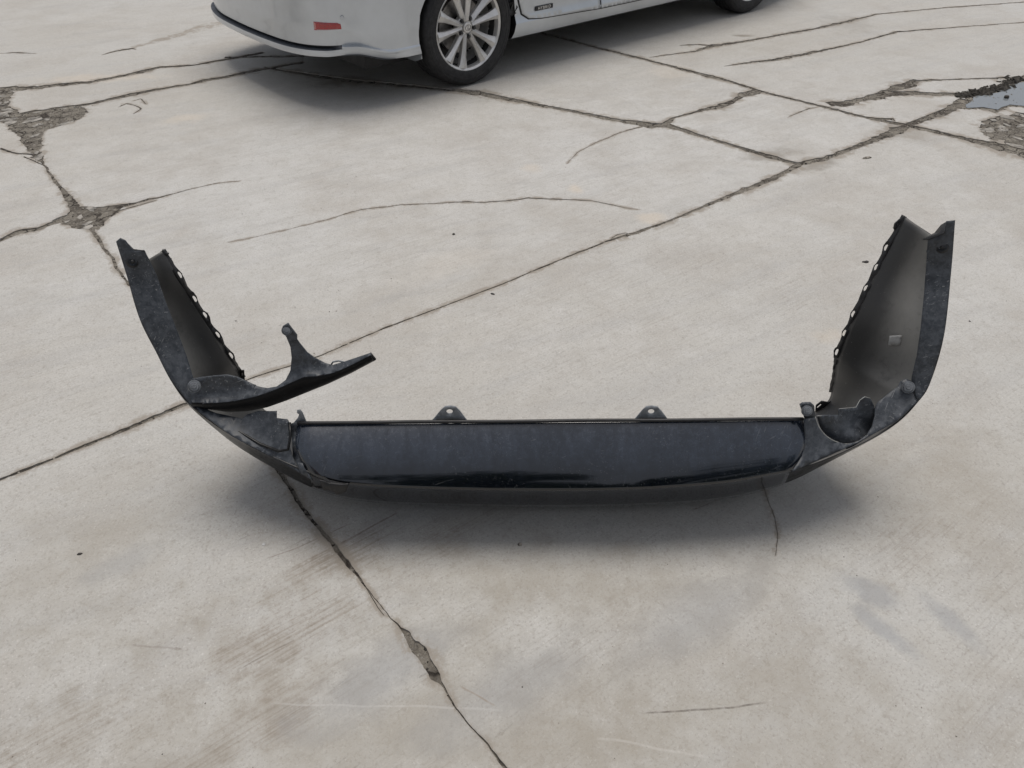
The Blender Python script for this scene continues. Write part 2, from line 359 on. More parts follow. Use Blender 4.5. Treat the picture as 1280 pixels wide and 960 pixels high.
crack([(-40, 306, 30), (0, 300, 36), (25, 290, 44), (48, 286, 34), (70, 278, 40), (100, 265, 50), (130, 260, 44), (160, 256, 30), (185, 249, 20), (198, 247, 12), (240, 236, 5), (270, 229, 5), (300, 226, 3)], 9, .6, True)
crack([(100, 272, 30), (125, 277, 30), (150, 263, 12), (175, 256, 8), (195, 250, 4)], 8, .6)
crack([(0, 186, 12), (20, 192, 10), (38, 193, 16), (52, 196, 16)], 8, .6)
crack([(30, 196, 6), (45, 203, 6), (56, 207, 8)], 6, .6)
# hairline cracks
crack([(285, 303, 1.6), (345, 290, 2.2), (400, 277, 3), (425, 269, 4.5), (455, 261, 5), (500, 256, 5.5), (560, 253, 6), (585, 252, 11), (605, 253, 8), (650, 249, 10), (660, 247, 11), (700, 249, 7), (740, 251, 6), (765, 256, 7), (782, 260, 4), (800, 262, 1.5)], 8, .6)
crack([(708, 204, 1), (722, 190, 2), (745, 178, 2.5), (775, 166, 4), (790, 161, 6), (803, 158, 8)], 8, .6)
crack([(764, 298, 3), (772, 293, 5), (782, 291, 5), (790, 293, 3)], 3, .6)
crack([(955, 610, .6), (962, 630, 1.4), (969, 652, 1.6), (972, 675, 1.2), (970, 695, .6)], 6, .7)
crack([(0, 67, 3), (20, 66, 14), (45, 67, 4)], 5, .6)
crack([(128, 69, 3), (145, 64, 20), (165, 61, 20), (170, 62, 4)], 8, .6)

POLY = [   # (outline px, jag mm)
 ([(0, 110), (20, 109), (14, 120), (12, 132), (24, 144), (60, 136), (100, 133), (109, 138), (107, 145), (92, 151), (70, 158), (55, 164), (50, 174), (53, 186), (54, 196), (44, 198), (38, 189), (30, 183), (26, 172), (14, 165), (8, 154), (-30, 150), (-30, 112)], 14),
 ([(82, 243), (90, 247), (98, 259), (120, 259), (145, 256), (160, 256), (148, 263), (135, 274), (122, 287), (108, 288), (88, 285), (74, 279), (66, 276), (84, 268), (88, 258)], 9),
 ([(1206, 119), (1222, 116), (1250, 108), (1262, 98), (1282, 98), (1330, 96), (1330, 136), (1290, 136), (1262, 134), (1246, 140), (1224, 136), (1206, 138), (1196, 131)], 20),
 ([(1226, 152), (1250, 145), (1275, 141), (1330, 140), (1330, 190), (1290, 191), (1258, 178), (1236, 174), (1228, 163)], 20),
]
cv, cf = [], []
FREE = []
def add_strip(pts, wander, rag, e0, e1, seed):
    P = [PZ(a, b) for a, b, c in pts]; W = [c*.001*(1.25 if b < 200 else (.8 if b > 580 else .9)) for a, b, c in pts]
    if e0: P.insert(0, P[0]+(P[0]-P[2]).normalized()*14); W.insert(0, W[0])
    if e1: P.append(P[-1]+(P[-1]-P[-3]).normalized()*14); W.append(W[-1])
    # resample
    X, WW, s = [], [], 0
    for i in range(len(P)-1):
        L = (P[i+1]-P[i]).length; vis = P[i].y < 9 and P[i+1].y < 9 and abs(P[i].x) < 6 and abs(P[i+1].x) < 6
        step = max(.006, min(.03, .0045*P[i].y)) if vis else .5
        n = max(1, int(L/step))
        for k in range(n):
            X.append(P[i].lerp(P[i+1], k/n)); WW.append(W[i]*(1-k/n)+W[i+1]*k/n)
    X.append(P[-1]); WW.append(W[-1])
    ids = []; d = 0
    for i, (p, wd) in enumerate(zip(X, WW)):
        q0, q1 = X[max(0, i-1)], X[min(len(X)-1, i+1)]
        t = (q1-q0).normalized(); nn = Vector((-t.y, t.x, 0))
        if i: d += (p-X[i-1]).length
        c = p+nn*wander*.001*1.6*frac(d*7, seed)
        fa = 1+rag*2.1*frac(d*24, seed+.37)+3.5*max(0, frac(d*6, seed+2.3)-.22); fb = 1+rag*2.1*frac(d*24, seed+.71)+3.5*max(0, frac(d*6, seed+3.9)-.22)
        a = max(.0006, wd*.5*fa); b = max(.0006, wd*.5*fb)
        ids.append(len(cv)); cv.append((c.x+nn.x*a, c.y+nn.y*a)); cv.append((c.x-nn.x*b, c.y-nn.y*b))
        if i % 3 == 0 or (q1-q0).length > .12:
            sw = .02+wd*.9*max(.1, 1+1.5*frac(d*3, seed+5.1)); FREE.append((c.x+nn.x*(a+sw), c.y+nn.y*(a+sw))); FREE.append((c.x-nn.x*(b+sw), c.y-nn.y*(b+sw)))
    for e, q in ((X[0], X[0]-X[1]), (X[-1], X[-1]-X[-2])):
        q = q.normalized(); r_ = Vector((-q.y, q.x, 0))
        for u, w_ in ((.02, 0), (.012, .012), (.012, -.012), (0, .018), (0, -.018), (-.02, .02), (-.02, -.02)): FREE.append((e.x+q.x*u+r_.x*w_, e.y+q.y*u+r_.y*w_))
    for i in range(len(ids)-1):
        a, b = ids[i], ids[i+1]; cf.append((a, a+1, b+1, b))
for k, (pts, wa, rg, e0, e1) in enumerate(CRACKS): add_strip(pts, wa, rg, e0, e1, k+1)
def add_poly(pts, jag, seed):
    P = [PZ(a, b) for a, b in pts]; base = len(cv); X = []
    for i in range(len(P)):
        q = P[(i+1) % len(P)]; L = (q-P[i]).length; n = max(1, int(L/.012))
        for k in range(n):
            p = P[i].lerp(q, k/n); v = noise.noise_vector(Vector((p.x*14, p.y*14, seed)))+.6*noise.noise_vector(Vector((p.x*40, p.y*40, seed)))
            v2 = noise.noise_vector(Vector((p.x*95, p.y*95, seed+9)))*.7
            X.append((p.x+(v.x*1.5+v2.x)*jag*.001, p.y+(v.y*1.5+v2.y)*jag*.001))
    area = sum(X[i][0]*X[(i+1) % len(X)][1]-X[(i+1) % len(X)][0]*X[i][1] for i in range(len(X)))
    if area < 0: X.reverse()
    for i in range(0, len(X), 4):
        p, q = X[i], X[(i+1) % len(X)]; L = math.hypot(q[0]-p[0], q[1]-p[1])+1e-9; m = random.uniform(.02, .06)
        FREE.append((p[0]+(q[1]-p[1])/L*m, p[1]-(q[0]-p[0])/L*m))
    cv.extend(X); cf.append(tuple(range(base, base+len(X))))
for k, (pts, jg) in enumerate(POLY): add_poly(pts, jg, k+30.5)
# remnants of slab standing as islands inside dirt patches
ISL = []
hb = len(cv); B = 26
cv.extend([(-B, -B), (B, -B), (B, B), (-B, B)])
nf = len(cf); cf.append((hb, hb+1, hb+2, hb+3))
cv.extend(FREE)
cf = [tuple(f) if sum(cv[f[i]][0]*cv[f[(i+1) % len(f)]][1]-cv[f[(i+1) % len(f)]][0]*cv[f[i]][1] for i in range(len(f))) >= 0 else tuple(reversed(f)) for f in cf]
V2, E2_, F2, ov, oe, of = delaunay_2d_cdt([Vector(p) for p in cv], [], cf, 0, 1e-5, True)
isd = [any(i != nf for i in o) for o in of]
inside = [len(o) > 0 for o in of]
DIRT_TRIS = [f for f, d in zip(F2, isd) if d]
# connected slab pieces
emap = {}
for i, f in enumerate(F2):
    if isd[i] or not inside[i]: continue
    for a, b in zip(f, f[1:]+f[:1]): emap.setdefault((min(a, b), max(a, b)), []).append(i)
par = list(range(len(F2)))
def find(a):
    while par[a] != a: par[a] = par[par[a]]; a = par[a]
    return a
for k, l in emap.items():
    if len(l) == 2: par[find(l[0])] = find(l[1])
comp = {}
for i, f in enumerate(F2):
    if inside[i] and not isd[i]: comp.setdefault(find(i), []).append(i)
def tri_area(f):
    a, b, c = (V2[i] for i in f[:3]); return abs((b-a).cross(c-a))*.5 if len(f) == 3 else 0
frags_v, frags_f = [], []
for k, (root, tris) in enumerate(sorted(comp.items(), key=lambda t: -len(t[1]))):
    ar = sum(tri_area(F2[i]) for i in tris)
    ids = {}; v = []; f = []
    dz = random.uniform(-.0025, .0015)
    def vid(i):
        if i not in ids: ids[i] = len(v); v.append((V2[i].x, V2[i].y, dz))
        return ids[i]
    for t in tris: f.append(tuple(vid(i) for i in F2[t]))
    cnt = {}
    for t in f:
        for a, b in zip(t, t[1:]+t[:1]): cnt.setdefault((min(a, b), max(a, b)), []).append((a, b))
    low = {}
    nv = len(v)
    bd = [l[0] for l in cnt.values() if len(l) == 1]
    for a, b in bd:
        for q in (a, b):
            if q not in low: low[q] = len(v); v.append((v[q][0], v[q][1], -.02))
    for a, b in bd: f.append((b, a, low[a], low[b]))
    if ar > .02:
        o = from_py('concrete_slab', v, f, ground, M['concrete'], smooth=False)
        at = o.data.attributes.new('edge', 'FLOAT', 'POINT'); ev = [0.0]*len(v)
        for q in low: ev[q] = 1.0
        at.data.foreach_set('value', ev)
    else:
        o = len(frags_v); frags_v += v; frags_f += [tuple(i+o for i in q) for q in f]
if frags_f:
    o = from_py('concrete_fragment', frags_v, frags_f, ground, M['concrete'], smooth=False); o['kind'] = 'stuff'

# crumbs in the cracks: stuff
def crumbs(name, mat, n, smin, smax, pick, zf, parent=None):
    v, f = [], []
    for k in range(n):
        p = pick()
        if p is None: continue
        s = random.uniform(smin, smax)**1.0*(1 if random.random() < .85 else 1.7); b = len(v)
        rot = Matrix.Rotation(random.random()*6.28, 3, 'Z') @ Matrix.Rotation(random.uniform(-.5, .5), 3, 'X')
        for q in ((1, 0, 0), (0, 1, 0), (-1, .1, 0), (0, -1, 0), (.1, 0, .7), (0, .1, -.7)):
            u = rot @ Vector((q[0]*random.uniform(.6, 1.3)*s, q[1]*random.uniform(.6, 1.3)*s, q[2]*random.uniform(.6, 1.2)*s))
            v.append((p[0]+u.x, p[1]+u.y, zf+s*.35+u.z))
        for a, c in ((0, 1), (1, 2), (2, 3), (3, 0)): f.append((b+a, b+c, b+4)); f.append((b+c, b+a, b+5))
    o = from_py(name, v, f, parent, mat, smooth=False); return o
da = np.array([tri_area(f) if (V2[f[0]].y < 9 and V2[f[0]].y > .6 and abs(V2[f[0]].x) < 6) else 0 for f in DIRT_TRIS])
cum = np.cumsum(da)
def pick_dirt():
    f = DIRT_TRIS[min(len(DIRT_TRIS)-1, int(np.searchsorted(cum, random.random()*cum[-1])))]
    a, b = random.random(), random.random()
    if a+b > 1: a, b = 1-a, 1-b
    p = V2[f[0]]+(V2[f[1]]-V2[f[0]])*a+(V2[f[2]]-V2[f[0]])*b
    return p
o = crumbs('gravel', M['grit'], 9000, .001, .005, pick_dirt, -.005, ground); o['kind'] = 'stuff'
o = crumbs('dark_gravel', M['dark_grit'], 2500, .001, .0045, pick_dirt, -.005, ground); o['kind'] = 'stuff'
def pick_any():
    for _ in range(50):
        y = .75+7*random.random()**1.6; x = random.uniform(-.75, .75)*(y+.8)
        if noise.noise(Vector((x*.9, y*.9, 4.4))) > random.uniform(-.3, .5): return (x, y)
o = crumbs('grit', M['grit'], 1500, .0005, .0017, pick_any, .0, ground); o['kind'] = 'stuff'
o = crumbs('dark_grit', M['dark_grit'], 800, .0005, .0016, pick_any, .0, ground); o['kind'] = 'stuff'
fv, ff_ = [], []
for k in range(420):
    p = pick_dirt(); pr = PJ((p.x, p.y, 0))
    def inside_(L):
        c_ = False
        for q in range(len(L)):
            (x0, y0), (x1, y1) = L[q], L[q-1]
            if (y0 > pr[1]) != (y1 > pr[1]) and pr[0] < (x1-x0)*(pr[1]-y0)/(y1-y0)+x0: c_ = not c_
        return c_
    if not any(inside_(POLY[q][0]) for q in (0, 1, 3)): continue
    rr = random.uniform(.008, .035); m = random.randint(5, 8); b = len(fv); h = random.uniform(.001, .005); tl = (random.uniform(-.06, .06), random.uniform(-.06, .06)); an = random.random()*6
    pr_ = []
    for q in range(m):
        a = q/m*6.283; r = rr*random.uniform(.6, 1.2); x, y = 1.7*r*math.cos(a), .8*r*math.sin(a)
        pr_.append((p.x+x*math.cos(an)-y*math.sin(an), p.y+x*math.sin(an)+y*math.cos(an), -.005+h+x*tl[0]+y*tl[1]))
    fv += pr_+[(a, c, -.012) for a, c, d in pr_]
    ff_.append(tuple(range(b, b+m))); ff_ += [(b+q, b+m+q, b+m+(q+1) % m, b+(q+1) % m) for q in range(m)]
o = from_py('concrete_flake', fv, ff_, ground, M['flake'], smooth=False); o['kind'] = 'stuff'
pe = [PZ(*q) for q in ((1200, 119.5), (1207, 118.5), (1214, 117), (1221, 116), (1228, 115), (1235, 113.5), (1242, 111.5), (1249, 109), (1256, 106.5), (1262, 102), (1268, 99))]
def pick_edge():
    p = random.choice(pe); return (p.x+random.gauss(0, .025), p.y+random.gauss(0, .022))
o = crumbs('wet_clod', M['dark_grit'], 520, .006, .02, pick_edge, -.01, ground); o['kind'] = 'stuff'
# puddle
pp = [(1207, 130), (1215, 122), (1232, 119), (1250, 115), (1262, 106), (1282, 102), (1330, 100), (1330, 130), (1285, 133), (1262, 130), (1246, 137), (1225, 134), (1212, 136)]
pv = []
for i in range(len(pp)):
    a, b = PZ(*pp[i]), PZ(*pp[(i+1) % len(pp)])
    for k in range(8):
        p = a.lerp(b, k/8); nv_ = noise.noise_vector(Vector((p.x*9, p.y*9, 2)))*.03; pv.append((p.x+nv_.x, p.y+nv_.y, -.0012))
o = from_py('puddle', pv, [tuple(range(len(pv)))], None, M['water']); o['kind'] = 'structure'

# ================================================================== BUMPER COVER
bump = empty('bumper_cover', (.06, 1.5, 0))
tag(bump, 'black plastic car bumper cover lying face down on the concrete with both ends raised', 'bumper')
def bchild(o):
    o.parent = bump; o.matrix_parent_inverse = Matrix.Translation(-Vector(bump.location)); return o
def bpy_(name, v, f, mats, **k): return bchild(from_py(name, v, f, None, mats, **k))

ST = [ # outer edge (px,py,z) ; tab edge (px,py,z) or world xyz flagged; bulge
 ((147, 300, .72), ('p', 203, 313, .66), .012),
 ((160, 350, .625), ('p', 222, 345, .60), .02),
 ((175, 400, .54), ('p', 247, 385, .50), .026),
 ((195, 440, .465), ('p', 272, 424, .40), .03),
 ((215, 478, .40), ('p', 290, 452, .32), .036),
 ((240, 508, .345), ('p', 303, 472, .24), .042),
 ((290, 545, .285), ('w', -.70, 1.70, .13), .06),
 ((345, 574, .25), ('w', -.58, 1.68, .06), .075),
 ((400, 596, .23), ('w', -.45, 1.66, .03), .09),
 ((450, 606, .215), ('w', -.33, 1.66, .02), .098),
 ((550, 611, .205), ('w', -.12, 1.66, .015), .10),
 ((690, 613, .20), ('w', .10, 1.66, .012), .10),
 ((800, 611, .205), ('w', .30, 1.66, .015), .10),
 ((900, 604, .21), ('w', .48, 1.66, .02), .098),
 ((960, 594, .225), ('w', .60, 1.66, .03), .09),
 ((1010, 583, .243), ('w', .73, 1.67, .06), .075),
 ((1070, 558.5, .268), ('p', 1030, 508, .13), .06),
 ((1120, 530, .303), ('p', 1042, 480, .20), .044),
 ((1148, 502, .35), ('p', 1046, 455, .28), .038),
 ((1163, 478, .39), ('p', 1050, 438, .33), .034),
 ((1180, 420, .50), ('p', 1066, 400, .43), .026),
 ((1189, 340, .63), ('p', 1098, 335, .57), .02),
 ((1194, 275, .755), ('p', 1131, 270, .70), .012)]
e1c = [PZ(*a) for a, b, c in ST]
e2c = [PZ(*b[1:]) if b[0] == 'p' else Vector(b[1:]) for a, b, c in ST]
NS, NR = 176, 22
E1 = [Vector(p) for p in catmull([tuple(p) for p in e1c], NS)]
E2 = [Vector(p) for p in catmull([tuple(p) for p in e2c], NS)]
BU = catmull([(c,) for a, b, c in ST], NS)[:, 0]
def tang(L, i): return (L[min(len(L)-1, i+1)]-L[max(0, i-1)]).normalized()
v, f, outn = [], [], []
for i in range(NS):
    d = E2[i]-E1[i]; t = tang(E1, i); n_ = t.cross(d).normalized()
    mid = (E1[i]+E2[i])*.5
    if n_.dot(mid-Vector((.06, 1.55, .6))) < 0: n_.negate()
    outn.append(n_)
    for j in range(NR+1):
        tt = (j/NR)**1.25
        kk = max(0, min(1, (BU[i]-.04)/.03)); sh = (1-kk)*6.75*tt*(1-tt)**2+kk*16*(tt*(1-tt))**2
        p = E1[i].lerp(E2[i], tt)+n_*BU[i]*sh
        # notch at the arm ends
        p.z = max(p.z, .0045)
        v.append(p)
def notch(col, k):
    # the end of the shell dips between its two lips, giving the V shaped end
    dirn = (E1[min(NS-1, max(0, col+10*k))]-E1[col]).normalized()
    for r in range(14):
        i = col+r*k
        for j in range(NR+1):
            tt = (j/NR)**1.25
            dip = .068*(min(1, tt/.22) if tt < .22 else (1-tt)/.78)*(1-r/14)
            v[i*(NR+1)+j] = v[i*(NR+1)+j]+dirn*dip
notch(0, 1); notch(NS-1, -1)
for i in range(NS-1):
    for j in range(NR):
        a = i*(NR+1)+j; f.append((a, a+1, a+NR+2, a+NR+1))
# orient: normal outward
q = f[len(f)//2]; nrm = (v[q[1]]-v[q[0]]).cross(v[q[2]]-v[q[1]])
if nrm.dot(outn[NS//2]) < 0: f = [tuple(reversed(x)) for x in f]
sk_ = bpy_('shell', v, f, [M['outer'], M['inner'], M['tab']])
a1 = sk_.data.attributes.new('across', 'FLOAT', 'POINT'); a2 = sk_.data.attributes.new('along', 'FLOAT', 'POINT')
a1.data.foreach_set('value', [(j/NR)**1.25 for i in range(NS) for j in range(NR+1)])
a2.data.foreach_set('value', [max(0., min(1., (v[i*(NR+1)].z-.2)/.5)) for i in range(NS) for j in range(NR+1)])
solid(sk_, .0035, -1, 1, 2)

# px-outlined plates with real depth: y is interpolated from control points, then thickened
def plate(name, outline, ctrl, mats, th=.003, step=9, holes=(), curve=0, jag=0, sub=4, pw=1.6, yf=None):
    pts, base = [], 0
    out = []
    for i in range(len(outline)):
        a, b = outline[i], outline[(i+1) % len(outline)]
        n = max(1, int(math.hypot(b[0]-a[0], b[1]-a[1])/sub))
        for k in range(n):
            out.append((a[0]+(b[0]-a[0])*k/n+jag*random.uniform(-1, 1), a[1]+(b[1]-a[1])*k/n+jag*random.uniform(-1, 1)))
    def ccw(L):
        ar = sum(L[i][0]*L[(i+1) % len(L)][1]-L[(i+1) % len(L)][0]*L[i][1] for i in range(len(L)))
        return L if ar > 0 else L[::-1]
    out = ccw(out); vv = list(out); faces = [tuple(range(len(out)))]
    for h in holes:
        h = ccw(list(h)); faces.append(tuple(range(len(vv), len(vv)+len(h)))); vv += h
    x0, x1 = min(p[0] for p in out), max(p[0] for p in out); y0, y1 = min(p[1] for p in out), max(p[1] for p in out)
    yy = y0+step*.5; row = 0
    while yy < y1:
        xx = x0+step*(.5 if row % 2 else .0)+.01
        while xx < x1: vv.append((xx, yy)); xx += step
        yy += step*.87; row += 1
    A, _, FF, _, _, OF = delaunay_2d_cdt([Vector(p) for p in vv], [], faces, 0, 1e-4, True)
    FF = [t for t, o in zip(FF, OF) if o and o == [0] or tuple(o) == (0,)]
    C = np.array(ctrl if ctrl else [(0, 0, 0)], float)
    used = sorted({i for t in FF for i in t}); mp = {i: k for k, i in enumerate(used)}
    w3 = []
    if not yf and len(C) >= 9:
        def basis(x, y): x, y = (x-640)/400, (y-540)/60; return [1, x, y, x*x, x*y, y*y][:6]
        co, *_ = np.linalg.lstsq(np.array([basis(a[0], a[1]) for a in C]), C[:, 2], rcond=None)
        if pw < 2: yf = lambda x, y: float(np.dot(basis(x, y), co))
    for i in used:
        if yf: w3.append(PY(A[i].x, A[i].y, yf(A[i].x, A[i].y))); continue
        d2 = (C[:, 0]-A[i].x)**2+(C[:, 1]-A[i].y)**2+(60. if pw < 2 else 4.); ww = d2**-pw
        w3.append(PY(A[i].x, A[i].y, float((ww*C[:, 2]).sum()/ww.sum())))
    FF = [tuple(mp[i] for i in t) for t in FF]
    nn = (w3[FF[0][1]]-w3[FF[0][0]]).cross(w3[FF[0][2]]-w3[FF[0][0]])
    if nn.dot(Vector((0, 0, CH))-w3[FF[0][0]]) < 0: FF = [tuple(reversed(t)) for t in FF]
    o = bpy_(name, w3, FF, mats)
    solid(o, th, -1); return o
def circ(cx, cy, rx, ry=None, n=14, rot=0):
    ry = ry or rx; out = []
    for k in range(n):
        a = k/n*2*math.pi; x, y = rx*math.cos(a), ry*math.sin(a)
        out.append((cx+x*math.cos(rot)-y*math.sin(rot), cy+x*math.sin(rot)+y*math.cos(rot)))
    return out
def e1y(px):   # depth of the outer edge nearest to a pixel column, by station list
    return min(((abs(PJ(p)[0]-px)), p.y) for p in E1)[1]
def near(px, py): return min(((PJ(p)[0]-px)**2+(PJ(p)[1]-py)**2, p.y) for p in E1)[1]
def withE(pts, add=.0): return [(x, y, near(x, y)+add) for x, y in pts]

def flange_depth(left):
    L = sorted([(q[1], q[0], p.y) for q, p in ((PJ(p), p) for p in E1) if (q[0] < 300 if left else q[0] > 1060)])
    ys, xs_, ds = zip(*L)
    return lambda x, y: float(np.interp(y, ys, ds))-.005+.0004*abs(x-float(np.interp(y, ys, xs_)))
def wt(px): return .07*max(0, min(1, (px-245)/110 if px < 640 else (1150-px)/130))
def SH(L): return [(x, y, d-wt(x)) for x, y, d in L]
# arch flanges (the flat scuffed strips running up each arm)
LO = [(147, 301), (160, 350), (175, 400), (195, 440), (215, 478), (240, 508)]
LI = [(186, 324), (196, 345), (208, 380), (222, 415), (234, 447), (241, 470), (250, 490)]
plate('arch_flange', [(145, 302), (150, 298), (157, 301), (163, 309), (168, 314), (180, 313)]+LI+[(246, 508)]+LO[::-1][:-1],
      None, M['matte'], .003, 8, yf=flange_depth(True), holes=[circ(165, 327, 2, 2.4, 8)])
RO = [(1193.5, 276), (1189, 340), (1180, 420), (1163, 478), (1150, 500)]
RI = [(1160, 299), (1158, 330), (1155, 370), (1151, 410), (1146, 445), (1140, 470)]
plate('arch_flange', RO+[(1146, 498), (1139, 478)]+RI[::-1]+[(1175, 294), (1180, 291), (1183, 277)],
      None, M['matte'], .003, 8, yf=flange_depth(False))
# folded lips at the arm ends
def quadpatch(name, rows, mats, th=.0025):
    nr, nc = len(rows), len(rows[0]); vv = [p for r in rows for p in r]; ff = []
    for i in range(nr-1):
        for j in range(nc-1):
            a = i*nc+j; ff.append((a, a+1, a+nc+1, a+nc))
    nn = (Vector(vv[ff[0][1]])-Vector(vv[ff[0][0]])).cross(Vector(vv[ff[0][2]])-Vector(vv[ff[0][0]]))
    if nn.dot(Vector((0, 0, CH))-Vector(vv[ff[0][0]])) < 0: ff = [tuple(reversed(t)) for t in ff]
    return solid(bpy_(name, vv, ff, mats), th, -1)
quadpatch('end_lip', [[PY(1183, 277, 1.615), PY(1180, 291, 1.61), PY(1160, 299, 1.605)],
                      [PY(1176, 281, 1.66), PY(1168, 291, 1.66), PY(1153, 299, 1.65)]], M['tab'])
quadpatch('end_lip', [[PY(155, 299, 1.59), PY(165, 311, 1.59), PY(181, 313, 1.588)],
                      [PY(158, 302, 1.62), PY(169, 313, 1.62), PY(183, 317, 1.62)]], M['tab'])

# centre valance: glossy panel
top = [(372, 529), (480, 527), (600, 526), (800, 525), (1004, 524)]
def lin(L, u):
    u *= len(L)-1; i = min(int(u), len(L)-2); t = u-i
    return tuple(a+(b-a)*t for a, b in zip(L[i], L[i+1]))
pe1 = [PJ(p) for p in E1]
def e1at(px):
    for i in range(NS-1):
        if pe1[i][0] <= px <= pe1[i+1][0] and pe1[i][1] > 540:
            t = (px-pe1[i][0])/(pe1[i+1][0]-pe1[i][0]+1e-9); return E1[i].lerp(E1[i+1], t)
NC, NV = 100, 26
rows = []
for j in range(NV+1):
    t = j/NV; r = []
    for i in range(NC+1):
        u = i/NC; a = 372+632*u
        T = PY(a, 529-5*u, 1.43)
        xb = 384+u*(993-384)
        b = e1at(xb)+Vector((0, -.002, .002))
        p = T.lerp(b, t)+Vector((0, -.75, .66))*(.0095*4*t*(1-t))
        p.x += (2*u-1)*.014*math.sin(math.pi*t)*max(0, abs(2*u-1)-.6)/.4; p += Vector((0, .004, -.003))*max(0, abs(2*u-1)-.96)/.04
        edge = min(u, 1-u)*NC
        r.append(p)
    rows.append(r)
def roll(tt):
    r = []
    for i in range(NC+1):
        u = i/NC; xb = 384+u*(993-384); cand = [k for k in range(NS) if pe1[k][1] > 540]
        k = min(cand, key=lambda q: abs(pe1[q][0]-xb)); nb_ = k+1 if pe1[k][0] < xb else k-1
        f_ = abs(pe1[k][0]-xb)/(abs(pe1[nb_][0]-pe1[k][0])+1e-9)
        def sp_(q, t):
            kk = max(0, min(1, (BU[q]-.04)/.03)); sh = (1-kk)*6.75*t*(1-t)**2+kk*16*(t*(1-t))**2
            return E1[q].lerp(E2[q], t)+outn[q]*(BU[q]*sh+.0025)
        r.append(sp_(k, tt).lerp(sp_(nb_, tt), min(1, f_)))
    return r
for tt in (.02, .05, .09, .13, .18, .24, .30, .36): rows.append(roll(tt))
quadpatch('valance_panel', rows, M['gloss'], .004)
# rolled top rim of the valance and its seam lip
def tube(name, pts, rad, mat, n=8, parent=None):
    vv, ff = [], []
    for i, p in enumerate(pts):
        t = (pts[min(len(pts)-1, i+1)]-pts[max(0, i-1)]).normalized(); u = t.orthogonal().normalized() if abs(t.z) > .9 else t.cross(Vector((0, 0, 1))).normalized()
        w_ = t.cross(u); rr = rad[i] if isinstance(rad, (list, tuple)) else rad
        for k in range(n):
            a = k/n*2*math.pi; vv.append(p+u*math.cos(a)*rr+w_*math.sin(a)*rr)
    for i in range(len(pts)-1):
        for k in range(n): ff.append((i*n+k, i*n+(k+1) % n, (i+1)*n+(k+1) % n, (i+1)*n+k))
    ff.append(tuple(range(n-1, -1, -1))); ff.append(tuple(range((len(pts)-1)*n, len(pts)*n)))
    o = from_py(name, vv, ff, None, mat); return o
bchild(tube('top_rim', [PY(372+632*u, 528.6-5*u+.3*math.sin(u*19), 1.425) for u in np.linspace(0, 1, 40)], .0042, M['tab']))

# mounting tabs standing on the valance rim
def mtab(cx, k=1):
    plate('mounting_tab', [(cx-22*k, 526), (cx-11, 513), (cx-6, 508.5), (cx+1, 507.5), (cx+8, 509), (cx+13, 514), (cx+22*k, 526)], [(cx, 515, 1.437)], M['tabgrey'], .003, 6,
          holes=[circ(cx, 514.5, 4.2, 3, 12)], sub=3)
mtab(562); mtab(814)
plate('mounting_hook', [(366, 530), (372, 523), (374, 518), (371.5, 516.5), (371, 513.5), (375, 512.5), (378, 516), (383, 528), (382, 531)], [(374, 520, 1.433)], M['tabgrey'], .003, 6, sub=2)
plate('side_bracket', [(364, 530), (372, 528), (373, 560), (380, 585), (391, 601), (376, 592), (366, 570)], withE([(376, 592), (391, 600)], -.003)+SH([(366, 530, 1.497), (372, 530, 1.497), (370, 560, 1.46)]), M['matte'], .003, 7)

# right exhaust trim, still in place, with its round cut-out
cut = [(1019, 521), (1024, 534), (1033, 545), (1045, 552), (1058, 555), (1072, 552), (1083, 544), (1090, 533), (1093.5, 520), (1094, 511), (1097, 503), (1105, 497)]
tr = plate('exhaust_trim', [(1006, 524), (1017, 522)]+cut+[(1113, 490), (1122, 484), (1126, 477), (1133, 473), (1139, 476), (1146, 488), (1151, 497), (1146, 503), (1120, 527), (1070, 555), (1012, 580), (990, 590), (1003, 570), (1007, 548)],
      withE([(1150, 500), (1120, 527), (1070, 555), (1010, 580), (990, 588)], -.003)+SH([(1006, 524, 1.492), (1018, 522, 1.492), (1005, 550, 1.452), (1135, 480, 1.505), (1105, 500, 1.505), (1092, 520, 1.49), (1058, 555, 1.462)]),
      M['matte'], .004, 8)
bchild(tube('cutout_edge', [PY(x, y, float(yy)-.002-wt(x)) for (x, y), yy in zip(catmull(cut[:9], 40), catmull([(1.493,), (1.48,), (1.468,), (1.463,), (1.462,), (1.464,), (1.472,), (1.482,), (1.49,)], 40)[:, 0])], .0011, M['rim_edge'], 6))
plate('bracket_plate', [(1000, 507), (1004, 504.5), (1014, 504.5), (1018, 508), (1019, 523), (1006, 524)], SH([(1009, 514, 1.497)]), M['matte'], .006, 5, sub=3)
# remnant of inner plate behind the cut-out
plate('inner_plate', [(1021, 520), (1049, 519), (1049, 511), (1070, 509), (1075, 500), (1081, 496), (1088, 498), (1093, 508), (1095, 522), (1088, 545), (1060, 562), (1030, 550)],
      SH([(1021, 520, 1.505), (1085, 500, 1.52), (1060, 560, 1.472), (1092, 520, 1.502)]), M['matte'], .003, 8)
bchild(tube('plate_edge', [PY(x, y, yy-.002-wt(x)) for x, y, yy in [(1021, 520, 1.504), (1048, 519, 1.508), (1049, 511, 1.508), (1070, 509, 1.513), (1075, 500, 1.517), (1081, 496, 1.519), (1088, 498, 1.519)]], .0009, M['rim_edge'], 6))

